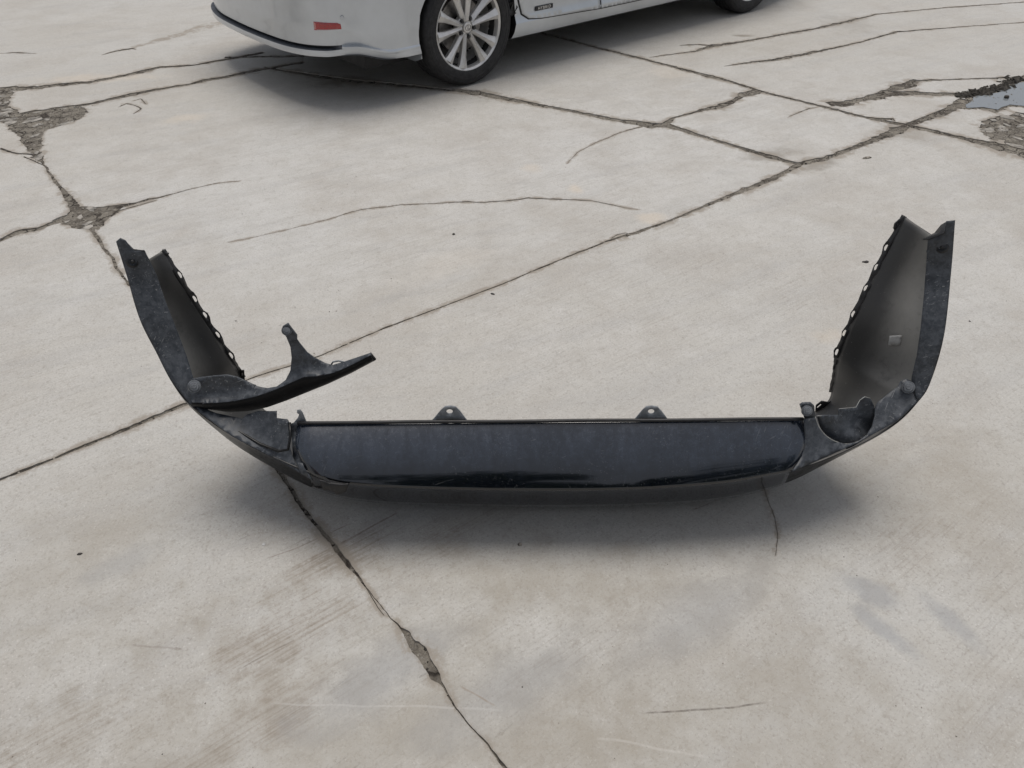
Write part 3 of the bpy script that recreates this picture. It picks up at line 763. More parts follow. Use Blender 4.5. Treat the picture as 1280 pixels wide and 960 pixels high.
# left corner: torn lower panel
plate('corner_panel', [(244, 505), (270, 516), (292, 521), (303, 523), (309, 518), (322, 514), (345, 514), (345.5, 523), (358, 524), (361, 528), (362, 560), (366, 572), (376, 592), (391, 600), (345, 574), (290, 545), (240, 508)],
      withE([(240, 508), (290, 545), (345, 574), (391, 600)], -.003)+SH([(244, 505, 1.47), (292, 521, 1.487), (322, 514, 1.50), (360, 526, 1.495), (362, 560, 1.455), (320, 540, 1.475)]), M['matte'], .003, 8, jag=.3)
bchild(tube('corner_ridge', [PY(x, y, yy-.004-wt(x)) for x, y, yy in [(246, 506, 1.478), (270, 522, 1.472), (295, 537, 1.465), (325, 555, 1.455), (348, 564, 1.45), (360, 562, 1.452), (363, 545, 1.47), (362, 528, 1.493)]], .0035, M['outer'], 8))
# chipped crumbs of plastic under the broken corner
plate('broken_edge', [(398, 600), (412, 604), (436, 606), (433, 615), (421, 618), (414, 613), (405, 613)], [(410, 606, near(410, 600)-.02)], M['tab'], .004, 6, jag=.8, sub=3)

# left exhaust trim, swung loose and sticking up from its one remaining clip
fold = [(240, 503), (262, 504), (290, 502), (318, 496), (342, 488), (360, 480), (380, 471), (400, 470), (420, 465), (440, 456), (463, 444)]
upper = [(237, 495), (235, 484), (236, 477), (241, 474), (252, 472), (270, 470), (284, 469), (297, 472), (308, 477), (320, 482.5), (334, 485), (346, 483), (357, 475), (363, 463), (364.5, 447), (363, 434), (359, 423), (352, 413), (353, 409), (359, 406), (365, 412), (370, 419), (370, 423), (375, 430), (384, 441), (394, 448), (406, 454), (416, 456), (430, 452), (445, 447), (463, 441)]
yT = lambda x: 1.475+.03*max(0, min(1, (x-240)/230.))
ctl = [(x, y, yT(x)+.0*(y)) for x, y in upper]+[(x, y, yT(x)-.028) for x, y in fold]
fxs, fys = [a for a, b in fold], [b for a, b in fold]
plate('loose_exhaust_trim', upper+fold[::-1], None, M['matte'], .004, 6, yf=lambda x, y: yT(x)-.030*math.exp(-max(0, float(np.interp(x, fxs, fys))-y)/11), holes=[[(397, 469.5), (405, 467.5), (406, 470), (398, 471)]])['label'] = 'loose trim arm swung up from its single clip'
lowr = [(238, 505), (262, 512), (285, 515), (310, 514), (335, 509), (360, 500), (385, 490), (410, 480), (440, 466), (470, 450)]
rws = []
for k in range(6):
    t = k/5; r = []
    for u in np.linspace(0, 1, 44):
        a = lin(fold, u); b = lin(lowr, u)
        A = PY(a[0], a[1], yT(a[0])-.030); Bq = PY(b[0], b[1], yT(b[0])-.008)
        r.append(A.lerp(Bq, t)+Vector((0, -.006, -.002))*4*t*(1-t))
    rws.append(r)
quadpatch('trim_skirt', rws, M['skirt'], .003)
bchild(tube('trim_loop', [PY(x, y, 1.50) for x, y in [(414, 456), (416, 452.5), (423, 451), (429, 452.5), (430, 455)]], .0022, M['tabgrey'], 6))
plate('trim_end', [(463, 441), (470, 449.5), (467, 452), (462, 445)], [(466, 447, 1.49)], M['tab'], .004, 5, sub=3)

# push clips
def clip(px, py, y, r=.0155):
    c = PY(px, py, y); nrm = (Vector((0, 0, CH))-c).normalized(); nrm = (nrm+Vector((0, -.15, .1))).normalized()
    bm = bmesh.new()
    def disc(r0, r1, h0, h1, seg):
        bmesh.ops.create_cone(bm, cap_ends=True, segments=seg, radius1=r0, radius2=r1, depth=h1-h0, matrix=Matrix.Translation((0, 0, (h0+h1)/2)))
    disc(r, r*.92, -.002, .0025, 20); disc(r*.7, r*.62, .0035, .0085, 18); disc(r*.74, r*.74, .0024, .0036, 18); disc(r*.4, r*.32, .0085, .0115, 6)
    o = from_bm('push_clip', bm, None, M['bolt'], smooth=False)
    o.matrix_world = Matrix.Translation(c+nrm*.004) @ nrm.to_track_quat('Z', 'Y').to_matrix().to_4x4()
    o.parent = bump; o.matrix_parent_inverse = Matrix.Translation(-Vector(bump.location))
    return o
clip(243, 483, 1.462); clip(358.5, 413, 1.488, .012); clip(1135, 484, 1.497-wt(1135)); clip(1008.5, 513.5, 1.49-.07, .013)
plate('clip_mount', [(353, 409), (359.5, 405), (371, 420), (371, 425), (361, 429)], [(360, 415, 1.484)], M['matte'], .006, 5, sub=3)
def boss(px, py):
    y = near(px, py); c = PY(px, py, y+.001); nrm = (Vector((0, 0, CH))-c).normalized()
    bm = bmesh.new()
    bmesh.ops.create_cone(bm, cap_ends=False, segments=18, radius1=.014, radius2=.010, depth=.004)
    bmesh.ops.create_cone(bm, cap_ends=True, segments=14, radius1=.005, radius2=.0045, depth=.003)
    o = from_bm('hole_boss', bm, None, M['tab'])
    o.matrix_world = Matrix.Translation(c+nrm*.002) @ nrm.to_track_quat('Z', 'Y').to_matrix().to_4x4()
    o.parent = bump; o.matrix_parent_inverse = Matrix.Translation(-Vector(bump.location))
boss(165.5, 327); boss(1178, 309)
# sticker on the inside of the right arm
i_s = min(range(NS), key=lambda i: abs(pe1[i][1]-455)+(0 if pe1[i][0] > 900 else 999))
def shell_hit(px, py):
    best = None
    for k, p in enumerate(v):
        a = PJ(p); dd = (a[0]-px)**2+(a[1]-py)**2
        if best is None or dd < best[0]: best = (dd, k)
    return v[best[1]].y
plate('sticker', [(1112, 420), (1127.5, 419), (1125.5, 431.5), (1110, 433)], [(x, y, shell_hit(x, y)-.008) for x, y in ((1112, 420), (1127, 419), (1125, 431), (1110, 433))], M['sticker'], .0008, 6)

# clip tabs along the fender edges: slotted frames
def edge_i(px, py):
    return min(range(NS), key=lambda i: (PJ(E2[i])[0]-px)**2+(PJ(E2[i])[1]-py)**2)
WL, WR = Vector((.86, .35, .35)).normalized(), Vector((-.86, .35, .35)).normalized()
def edge_band(slots, side, lo_px, hi_px, w0):
    """dark folded band along the fender edge, scalloped round slotted clip holes"""
    pts = [PJ(p) for p in E2]; ii = sorted((edge_i(*lo_px), edge_i(*hi_px)))
    idx = list(range(ii[0], ii[1]+1)); inn, outl, ctl, holes = [], [], [], []
    for i in idx:
        x, y = pts[i]; x0, y0 = pts[max(0, i-1)]; x1, y1 = pts[min(NS-1, i+1)]; L = math.hypot(x1-x0, y1-y0); tx, ty = (x1-x0)/L, (y1-y0)/L
        nx, ny = (-ty, tx)
        if nx*side < 0: nx, ny = -nx, -ny
        dmin = min(math.hypot(x-a, y-b) for a, b in slots)
        wd = w0+2.8*math.exp(-(dmin/7.5)**2)+.35*math.sin(i*2.1)
        inn.append((x-nx*3.0, y-ny*3.0)); outl.append((x+nx*wd, y+ny*wd)); ctl.append((x, y, E2[i].y-.006)); ctl.append((x+nx*wd, y+ny*wd, E2[i].y+.004))
    for a, b in slots:
        i = edge_i(a, b); x, y = pts[i]; x0, y0 = pts[max(0, i-1)]; x1, y1 = pts[min(NS-1, i+1)]; an = math.atan2(y1-y0, x1-x0)
        nx, ny = -math.sin(an), math.cos(an)
        if nx*side < 0: nx, ny = -nx, -ny
        holes.append([(q[0], q[1]) for q in circ(x+nx*(w0*.55+.8), y+ny*(w0*.55+.8), 4.6, 1.9, 10, an)])
    plate('clip_edge', inn+outl[::-1], ctl, M['tab'], .003, 6, holes=holes, sub=5, pw=2.6)
edge_band(((220, 349), (238, 374), (255, 397), (272, 421), (288, 444)), 1, (203, 313), (303, 472), 4.2)
edge_band(((1110, 309), (1094, 337), (1080, 363), (1067, 389), (1054, 414), (1048, 440)), -1, (1131, 270), (1040, 492), 4.2)
plate('end_hook', [(203, 312), (207, 316), (211, 317), (209, 322), (214, 324), (213, 331), (209, 334), (205, 326), (201, 316)], [(207, 322, e2c[0].y-.005)], M['tab'], .004, 5, sub=2)
plate('end_hook', [(1131, 270), (1124, 275), (1118.5, 280), (1117, 286), (1120, 292), (1116, 300), (1121, 298), (1130, 280)], [(1122, 285, e2c[-1].y-.005)], M['tab'], .004, 5, sub=2, holes=[circ(1122.5, 281, 1.6, 1.8, 8)])
plate('lower_tab', [(1019, 517), (1020, 507), (1027, 501.5), (1036, 503), (1044, 499), (1040, 510), (1028, 517)], [(1028, 510, e2c[16].y-.01)], M['tab'], .003, 5, sub=3, holes=[[(1021, 509), (1026, 505), (1027, 506.5), (1022, 510.5)]])
plate('lower_tab', [(300, 463), (305, 463), (306, 478), (300, 476)], [(303, 470, e2c[5].y-.01)], M['tab'], .003, 4, sub=2, holes=[[(302, 466), (304, 466), (304, 470), (302, 470)]])

# ================================================================== CAR
rw = PZ(590, 107); HEAD = R(40.5)
car = empty('silver_sedan', (0, 0, 0), HEAD)
hx, hy = math.cos(HEAD), math.sin(HEAD)
# right rear tyre outer face stands at car (0,-.885)
car.location = (rw.x - (.885*hy), rw.y + (.885*hx), 0)
tag(car, 'silver four-door hybrid sedan parked behind the bumper cover, cropped by the frame', 'car')
ARC = .365; WB = 2.82; WC = .333
def pscale(x):
    if x < -.3: t = min(1, (-.3-x)/.75); return 1-.22*t**2.0
    if x > 2.9: t = min(1, (x-2.9)/.85); return 1-.24*t**2.4
    return 1
SEC = [(0, .2), (.72, .19), (.80, .19), (.862, .215), (.878, .25), (.884, .30), (.866, .345), (.872, .42), (.888, .54), (.90, .66), (.897, .78), (.882, .9), (.86, .98)]
def side_y(x, z):
    for (y0, z0), (y1, z1) in zip(SEC[3:], SEC[4:]):
        if z <= z1: t = max(0, (z-z0)/(z1-z0)); return (y0+(y1-y0)*t)*pscale(x)
    return SEC[-1][0]*pscale(x)
def deckz(x):
    P_ = [(-1.08, 1.0), (-.6, 1.06), (-.2, 1.06), (.6, 1.02), (2.3, 1.0), (3.1, .92), (3.6, .78), (3.78, .62)]
    for a, b in zip(P_, P_[1:]):
        if x <= b[0]: t = max(0, (x-a[0])/(b[0]-a[0])); return a[1]+(b[1]-a[1])*t
    return .62
xs = [x for x in np.concatenate([np.linspace(-.95, 3.7, 94), [3.76, 3.8]])]
vv, ff = [], []
for x in xs:
    dz = deckz(x); row = []
    for y, z in SEC:
        zz = z if z < .6 else .6+(z-.6)*(dz-.02-.6)/(.98-.6)
        if x < -.38: zz = max(zz, .79)
        row.append((x, -y*pscale(x), zz))
    row += [(x, -.8*pscale(x), dz+.008), (x, -.45*pscale(x), dz+.025), (x, 0, dz+.03)]
    full = row+[(a, -b, c) for a, b, c in row[1:-1][::-1]]
    vv += full
n_ = len(full)
for i in range(len(xs)-1):
    for k in range(n_): ff.append((i*n_+k, i*n_+(k+1) % n_, (i+1)*n_+(k+1) % n_, (i+1)*n_+k))
ff.append(tuple(range(n_))[::-1]); ff.append(tuple(range((len(xs)-1)*n_, len(xs)*n_)))
bmx = bmesh.new()
bv = [bmx.verts.new(p) for p in vv]
for q in ff: bmx.faces.new([bv[i] for i in q])
bmesh.ops.recalc_face_normals(bmx, faces=bmx.faces)
me = bpy.data.meshes.new('body'); bmx.to_mesh(me); bmx.free()
me.materials.append(M['silver']); me.materials.append(M['blackp'])
# cut wheel arches
tmp = bpy.data.objects.new('body', me); COL.objects.link(tmp)
cutm = bpy.data.meshes.new('cutter'); bmx = bmesh.new()
for x in (0, WB):
    for s in (-1, 1):
        bmesh.ops.create_cone(bmx, cap_ends=True, segments=64, radius1=ARC, radius2=ARC, depth=.44, matrix=Matrix.Translation((x, s*.86, WC+.012)) @ Matrix.Rotation(R(90), 4, 'X'))
for ff_ in bmx.faces: ff_.material_index = 1
bmx.to_mesh(cutm); bmx.free()
cutm.materials.append(M['silver']); cutm.materials.append(M['blackp'])
cuto = bpy.data.objects.new('cutter', cutm); COL.objects.link(cuto)
md = tmp.modifiers.new('b', 'BOOLEAN'); md.object = cuto; md.operation = 'DIFFERENCE'; md.solver = 'EXACT'
dg = bpy.context.evaluated_depsgraph_get(); dg.update()
bme = bpy.data.meshes.new_from_object(tmp.evaluated_get(dg))
bpy.data.objects.remove(cuto); bpy.data.objects.remove(tmp)
body = mobj('body', bme, car); bme.polygons.foreach_set('use_smooth', [True]*len(bme.polygons)); sharp(body, 28)

# rear bumper wrapped round the tail
PL = [(-.352, -.884), (-.48, -.884), (-.62, -.872), (-.74, -.842), (-.84, -.78), (-.905, -.69), (-.95, -.57), (-.985, -.4), (-1.0, -.2), (-1.005, 0)]
pl = catmull(PL, 120); pl = np.vstack([pl, (pl[::-1][1:])*np.array([1, -1])])
npl = len(pl)
def sm(a, b, x): t = max(0, min(1, (x-a)/(b-a))); return t*t*(3-2*t)
def bottom(s): return .252+.05*sm(.07, .18, s)-.015*sm(.2, .38, s)
#        height above the bottom edge, inset, dark, slot
ROWS = [(-.03, .16, 0), (-.012, .05, 0), (0, .004, 0), (.010, -.001, 0), (.024, 0, 0), (.032, .003, 0), (.036, .05, 1), (.047, .05, 1), (.053, .012, 0), (.10, .008, 0), (.125, .004, 0), (.135, .000, 0), (.18, -.003, 0), (.25, -.012, 0), (.33, -.018, 0), (.42, -.02, 0), (.50, -.014, 0), (.56, .010, 0), (.575, .07, 0)]
vv, ff, mi = [], [], []
for i, p in enumerate(pl):
    s = i/(npl-1); s = min(s, 1-s)
    t = pl[min(npl-1, i+1)]-pl[max(0, i-1)]; t = t/np.linalg.norm(t); nrm = np.array([t[1], -t[0]])
    if nrm.dot(p-np.array([-.3, 0])) < 0: nrm = -nrm
    k = sm(.19, .26, s)                       # slot and blade exist behind the corner
    b0 = bottom(s); zt = .80
    crease = .010*sm(.07, .14, s)
    cz = .040+(.14)*sm(.06, .27, s)            # the crease climbs towards the reflector
    for j, (z, off, dk) in enumerate(ROWS):
        zz = b0+z if z < .13 else b0+.13+(z-.13)*(zt-b0-.13)/(.575-.13)
        o_f = off
        if dk: o_f = off*k
        hgt = zz-b0
        if 0 <= z < .30 and not dk: o_f = off*.4+(.030*sm(.03, .12, s)*max(0, (cz-hgt)/cz)*(1-k*.7) if hgt < cz else 0)
        lip = .022*k if 0 <= z < .034 else 0
        vv.append((p[0]-nrm[0]*(o_f-lip), p[1]-nrm[1]*(o_f-lip), zz))
nr = len(ROWS)
for i in range(npl-1):
    s = i/(npl-1); s = min(s, 1-s)
    for j in range(nr-1):
        ff.append((i*nr+j, (i+1)*nr+j, (i+1)*nr+j+1, i*nr+j+1))
        mi.append(1 if ((ROWS[j][2] and j < 8) or j == 5) and s > .21 else 0)
        if j < 2: mi[-1] = 1
bmx = bmesh.new(); bv = [bmx.verts.new(p) for p in vv]
for q, m_ in zip(ff, mi):
    fc = bmx.faces.new([bv[i] for i in q]); fc.material_index = m_
bmesh.ops.recalc_face_normals(bmx, faces=bmx.faces)
# cut the wheel opening edge: push points out of the arch circle
for x_ in bmx.verts:
    d = math.hypot(x_.co.x, x_.co.z-WC-.012)
    if d < ARC+.003 and x_.co.x < 0:
        x_.co.x = -math.sqrt(max(0, (ARC+.003)**2-(x_.co.z-WC-.012)**2))
rb = from_bm('rear_bumper', bmx, car, [M['silver'], M['slot']]); sharp(rb, 40)

# doors: plates a few mm proud of the body, with a dark gap round each
def side_plate(name, outline, off, mat, parent, th=.006, step=.06):
    out = []
    for i in range(len(outline)):
        a, b = outline[i], outline[(i+1) % len(outline)]; n = max(1, int(math.hypot(b[0]-a[0], b[1]-a[1])/.03))
        for k in range(n): out.append((a[0]+(b[0]-a[0])*k/n, a[1]+(b[1]-a[1])*k/n))
    ar = sum(out[i][0]*out[(i+1) % len(out)][1]-out[(i+1) % len(out)][0]*out[i][1] for i in range(len(out)))
    if ar < 0: out.reverse()
    pts = list(out); xs_ = [p[0] for p in out]; zs_ = [p[1] for p in out]
    for xx in np.arange(min(xs_), max(xs_), .045):
        for zz in np.arange(.29, .96, .022):
            pts.append((xx+.011, zz+.0003))
    A, _, FF, _, _, OF = delaunay_2d_cdt([Vector(p) for p in pts], [], [tuple(range(len(out)))], 0, 1e-5, True)
    FF = [t for t, o in zip(FF, OF) if len(o)]
    w3 = [(p.x, -(side_y(p.x, p.y)+off), p.y) for p in A]
    ff = []
    for t in FF:
        a, b, c = (Vector(w3[i]) for i in t[:3])
        ff.append(t if (b-a).cross(c-a).y < 0 else tuple(reversed(t)))
    o = from_py(name, w3, ff, parent, mat); solid(o, th, -1); sharp(o, 60); return o
DS = 1.10
rear_door = [(.34, .78), (.36, .60), (.385, .44), (.42, .35), (.47, .318), (.57, .306), (DS, .286), (DS, .96), (.42, .96), (.36, .88)]
front_door = [(DS+.012, .286), (2.15, .28), (2.25, .33), (2.28, .5), (2.26, .96), (DS+.012, .96)]
def grow(L, d):
    cx = sum(p[0] for p in L)/len(L); cz = sum(p[1] for p in L)/len(L)
    return [(x+d*(1 if x > cx else -1), z+d*(1 if z > cz else -1)) for x, z in L]
for nm, L in (('rear_door', rear_door), ('front_door', front_door)):
    d_ = side_plate(nm, L, .007, M['silver'], car)
    g_ = side_plate('door_seal', grow(L, .007), .0015, M['blackp'], d_, th=.004)
    # handle
    bm = bmesh.new(); bmesh.ops.create_cube(bm, size=1, matrix=Matrix.Translation((L[0][0]+.3, -side_y(0, .86)-.03, .87)) @ Matrix.Diagonal((.2, .03, .03, 1)))
    bev(from_bm('handle', bm, d_, M['silver']), .01)
    if nm == 'rear_door':
        # hybrid badge low on the door
        bx0, bz = .597, .363
        yb = -side_y(bx0, bz)-.012
        bm = bmesh.new(); bmesh.ops.create_cube(bm, size=1, matrix=Matrix.Translation((bx0, yb, bz)) @ Matrix.Diagonal((.15, .005, .026, 1)))
        bp = bev(from_bm('badge', bm, d_, M['blackp'], smooth=False), .0015)
        cu = bpy.data.curves.new('t', 'FONT'); cu.body = 'HYBRID'; cu.size = .025; cu.extrude = .001; cu.align_x = 'CENTER'; cu.align_y = 'CENTER'; cu.space_character = 1.25
        to = bpy.data.objects.new('t', cu); COL.objects.link(to); dg = bpy.context.evaluated_depsgraph_get(); dg.update()
        tm = bpy.data.meshes.new_from_object(to.evaluated_get(dg)); bpy.data.objects.remove(to)
        tm.transform(Matrix.Translation((bx0, yb-.0035, bz)) @ Matrix.Rotation(R(90), 4, 'X') @ Matrix.Diagonal((1.05, 1, 1, 1)))
        tm.materials.clear(); mobj('badge_lettering', tm, bp, M['chrome'])
# sill strip crease highlight, black underside
bm = bmesh.new(); bmesh.ops.create_cube(bm, size=1, matrix=Matrix.Translation((1.4, 0, .2)) @ Matrix.Diagonal((4.0, 1.3, .08, 1)))
from_bm('underbody', bm, car, M['blackp'], smooth=False)
# greenhouse
gs = [(-.45, .80, 1.055), (.05, .64, 1.33), (.6, .58, 1.435), (1.2, .56, 1.45), (1.7, .57, 1.41), (2.1, .62, 1.25), (2.55, .74, .985)]
vv, ff = [], []
for x, y, z in gs:
    yb = .85*pscale(x); zb = deckz(x)-.01
    vv += [(x, -yb, zb), (x, -(y+.04), max(zb+.002, z-.07)), (x, -y*.8, max(zb+.004, z-.01)), (x, 0, z+.01), (x, y*.8, max(zb+.004, z-.01)), (x, y+.04, max(zb+.002, z-.07)), (x, yb, zb)]
for i in range(len(gs)-1):
    for k in range(6): ff.append((i*7+k, (i+1)*7+k, (i+1)*7+k+1, i*7+k+1))
bmx = bmesh.new(); bv = [bmx.verts.new(p) for p in vv]
for i, q in enumerate(ff):
    fc = bmx.faces.new([bv[j] for j in q]); k = i % 6; seg = i//6
    fc.material_index = 0 if (k in (1, 2, 3, 4) and seg in (1, 2, 3)) or k in (1, 4) else 1
bmesh.ops.recalc_face_normals(bmx, faces=bmx.faces)
from_bm('cabin', bmx, car, [M['silver'], M['glass']], smooth=False)
# reflector, sensor, liner
def on_bumper(s, z):
    i = s*(npl-1); a = int(i); t = i-a; p = pl[a]*(1-t)+pl[a+1]*t
    d = pl[a+1]-pl[a]; d = d/np.linalg.norm(d); nrm = np.array([d[1], -d[0]])
    if nrm.dot(p-np.array([-.3, 0])) < 0: nrm = -nrm
    return p, nrm
def refl(s0, s1, z0, z1):
    rows = []
    for (z, o) in ((z0, -.004), (z0+.006, .008), (z1-.006, .008), (z1, -.004)):
        r = []
        for k in range(9):
            t = k/8; s = s0+(s1-s0)*t; p, nrm = on_bumper(s, z); sl = .012*(1-t)
            zz = z + (sl if z < (z0+z1)/2 else 0)*1.0
            oo = o if 0 < k < 8 else -.004
            r.append((p[0]+nrm[0]*(oo+.004), p[1]+nrm[1]*(oo+.004), zz))
        rows.append(r)
    vv = [p for r in rows for p in r]; ff = []
    for i in range(3):
        for j in range(8): a = i*9+j; ff.append((a, a+1, a+10, a+9))
    bmx = bmesh.new(); bv = [bmx.verts.new(p) for p in vv]
    for q in ff: bmx.faces.new([bv[i] for i in q])
    bmesh.ops.recalc_face_normals(bmx, faces=bmx.faces)
    return from_bm('reflector', bmx, rb, M['red'], smooth=False)
REF = (.205, .283, .43, .475)
refl(*REF); refl(1-REF[0], 1-REF[1], REF[2], REF[3])
p, nrm = on_bumper(.20, .5)
bm = bmesh.new(); bmesh.ops.create_cone(bm, cap_ends=True, segments=16, radius1=.011, radius2=.010, depth=.004)
o = from_bm('parking_sensor', bm, rb, M['silver'], smooth=False)
o.matrix_local = Matrix.Translation((p[0]+nrm[0]*.008, p[1]+nrm[1]*.008, .50)) @ Vector((nrm[0], nrm[1], 0)).to_track_quat('Z', 'Y').to_matrix().to_4x4()
# torn liner at the front of the rear wheel arch
bm = bmesh.new(); bmesh.ops.create_grid(bm, x_segments=10, y_segments=6, size=.5)
for q in bm.verts:
    a, b = q.co.x, q.co.y
    q.co = Vector((.335+.07*b+random.uniform(-.012, .012), -.86+.02*random.uniform(-1, 1), .44+.20*a+random.uniform(-.015, .015)))
from_bm('torn_liner', bm, car, M['blackp'], smooth=False)

# wheels
def lathe(name, prof, seg, parent, mat, smooth=True):
    vv, ff = [], []
    for k in range(seg):
        a = k/seg*2*math.pi
        for r, y in prof: vv.append((r*math.cos(a), y, r*math.sin(a)))
    n = len(prof)
    for k in range(seg):
        for j in range(n-1): ff.append((k*n+j, k*n+j+1, ((k+1) % seg)*n+j+1, ((k+1) % seg)*n+j))
    bmx = bmesh.new(); bv = [bmx.verts.new(p) for p in vv]
    for q in ff: bmx.faces.new([bv[i] for i in q])
    bmesh.ops.recalc_face_normals(bmx, faces=bmx.faces)
    return sharp(from_bm(name, bmx, parent, mat, smooth), 30)
def wheel(rot):
    # local: axle along y, outer face at y=-.1
    ty = lathe('wheel', [(.24, .08), (.25, .1), (.29, .112), (.318, .10), (.331, .08), (.333, .06), (.3335, .045), (.326, .043), (.326, .035), (.3335, .033), (.3335, .004), (.326, .002), (.326, -.004), (.3335, -.006), (.3335, -.033), (.326, -.035), (.326, -.043), (.3335, -.045), (.333, -.06), (.330, -.082), (.322, -.096), (.305, -.107), (.303, -.105), (.285, -.109), (.283, -.107), (.262, -.108), (.248, -.104), (.242, -.095), (.24, -.08)], 96, None, M['tyre'])
    ty.name = 'wheel'
    rim = lathe('rim', [(.2, .06), (.22, -.03), (.226, -.075), (.229, -.090), (.240, -.098), (.2435, -.096), (.243, -.085), (.238, -.05), (.235, .06)], 72, ty, [M['alloy']])
    lathe('barrel', [(.223, -.06), (.215, .0), (.2, .06), (.06, .07)], 48, rim, M['alloy_dark'])
    lathe('brake_disc', [(.06, -.005), (.155, -.005), (.157, .0), (.157, .02)], 48, ty, M['steel'])
    # ten spokes in five pairs
    sp_mesh = None
    for k in range(10):
        if sp_mesh is None:
            rr = [.04, .075, .12, .17, .21, .228]; hw = [.016, .0165, .0175, .0215, .029, .036]; dp = [-.070, -.074, -.079, -.084, -.089, -.089]
            vv, ff = [], []
            for r, h, d in zip(rr, hw, dp):
                vv += [(r, d+.035, -h*.8), (r, d+.004, -h), (r, d-.001, -h*.82), (r, d-.012, -h*.15), (r, d+.003, h*.8), (r, d+.008, h), (r, d+.035, h*.8)]
            for i in range(len(rr)-1):
                for j in range(7): ff.append((i*7+j, i*7+(j+1) % 7, (i+1)*7+(j+1) % 7, (i+1)*7+j))
            ff.append(tuple(range(7))[::-1]); ff.append(tuple(range(35, 42)))
            bmx = bmesh.new(); bv = [bmx.verts.new(p) for p in vv]
            for q in ff: bmx.faces.new([bv[i] for i in q])
            bmesh.ops.recalc_face_normals(bmx, faces=bmx.faces)
            s0 = from_bm('spoke', bmx, rim, M['alloy'], smooth=False); sp_mesh = s0.data; so = s0
        else:
            so = bpy.data.objects.new('spoke', sp_mesh); COL.objects.link(so); so.parent = rim
        so.rotation_euler = (0, R(36*k+(3 if k % 2 else -3)+rot), 0)
    lathe('hub', [(.0, -.066), (.058, -.066), (.066, -.060), (.068, -.03)], 40, rim, M['alloy'])
    cap = lathe('centre_cap', [(.0, -.085), (.026, -.084), (.030, -.081), (.031, -.066)], 32, rim, M['alloy'])
    # emblem: an L inside an oval
    for (ri, ro, sx) in ((.0185, .0215, 1.),):
        vv, ff = [], []
        for k in range(28):
            a = k/28*2*math.pi
            for r in (ri, ro): vv.append((r*math.cos(a), -.0875, r*.8*math.sin(a)))
            for r in (ro, ri): vv.append((r*math.cos(a), -.083, r*.8*math.sin(a)))
        for k in range(28):
            for j in range(4): ff.append((k*4+j, k*4+(j+1) % 4, ((k+1) % 28)*4+(j+1) % 4, ((k+1) % 28)*4+j))
        bmx = bmesh.new(); bv = [bmx.verts.new(p) for p in vv]
        for q in ff: bmx.faces.new([bv[i] for i in q])
        for cx, cz, lx, lz, rt in ((-.001, .002, .003, .022, -.35), (.003, -.008, .018, .003, 0)):
            bmesh.ops.create_cube(bmx, size=1, matrix=Matrix.Translation((cx, -.0855, cz)) @ Matrix.Rotation(-rt, 4, 'Y') @ Matrix.Diagonal((lx, .003, lz, 1)))
        bmesh.ops.recalc_face_normals(bmx, faces=bmx.faces)
        from_bm('emblem', bmx, rim, M['steel'], smooth=False)
    lm = None
    for k in range(5):
        a = R(72*k+rot+18)
        if lm is None:
            bm = bmesh.new()
            bmesh.ops.create_cone(bm, cap_ends=True, segments=6, radius1=.0095, radius2=.008, depth=.02, matrix=Matrix.Rotation(R(90), 4, 'X'))
            bmesh.ops.create_cone(bm, cap_ends=True, segments=18, radius1=.0145, radius2=.0145, depth=.006, matrix=Matrix.Translation((0, .006, 0)) @ Matrix.Rotation(R(90), 4, 'X'))
            lo_ = from_bm('lug_nut', bm, rim, M['alloy_dark'], smooth=False); lm = lo_.data
        else:
            lo_ = bpy.data.objects.new('lug_nut', lm); COL.objects.link(lo_); lo_.parent = rim
        lo_.location = (.052*math.cos(a), -.078, -.052*math.sin(a))
    return ty
w0 = wheel(0)
def copy_wheel(src):
    c = src.copy(); COL.objects.link(c)
    for ch in [o for o in S.objects if o.parent == src]:
        d = ch.copy(); COL.objects.link(d); d.parent = c
        for gch in [o for o in S.objects if o.parent == ch]:
            e = gch.copy(); COL.objects.link(e); e.parent = d
    return c
# the wheel is a part; its rim pieces stay one level below
def place(w_, x, s):
    w_.parent = car; w_.location = (x, s*.78, WC); w_.rotation_euler = (0, R(-9+70*x), 0 if s < 0 else math.pi)
srcs = [w0]+[copy_wheel(w0) for _ in range(3)]
for w_, (x, s) in zip(srcs, ((0, -1), (WB, -1), (0, 1), (WB, 1))): place(w_, x, s)
# flatten four-level nesting: spokes and nuts become children of the wheel itself
for w_ in srcs:
    for rim_ in [o for o in S.objects if o.parent == w_ and o.name.startswith('rim')]:
        for ch in [o for o in S.objects if o.parent == rim_]: ch.parent = w_

# ================================================================== SMALL DEBRIS
def pebble(px, py, s, mat, name, label, cat, group=None, el=1.0, rz=None):
    p = PZ(px, py); bm = bmesh.new(); bmesh.ops.create_icosphere(bm, subdivisions=2, radius=s)
    sd_ = random.random()*50
    for q in bm.verts:
        q.co *= 1+.45*noise.noise(q.co/s*1.1+Vector((sd_, 0, 0)))
        q.co.x *= el; q.co.z = max(q.co.z*.6, -s*.35)
    o = from_bm(name, bm, None, mat, smooth=False); o.location = (p.x, p.y, s*.34); o.rotation_euler.z = rz if rz is not None else random.random()*6
    tag(o, label, cat, group); return o
M['twig'] = simple('dark_scrap', (.03, .027, .024), .8, var=.3)
pebble(1082, 328, .0075, M['twig'], 'plastic_scrap', 'small dark scrap lying left of the right bumper arm', 'scrap', el=1.9, rz=0)
pebble(100, 693, .0042, M['twig'], 'plastic_scrap', 'small dark scrap on the open concrete at lower left', 'scrap', el=1.7, rz=.3)
pebble(650, 681, .006, M['grit'], 'stone_chip', 'pale grey chip lying in the shadow just below the bumper middle', 'stone')
pebble(330, 681, .0045, M['sticker'], 'stone_chip', 'tiny white chip on concrete left of the lower joint', 'stone')
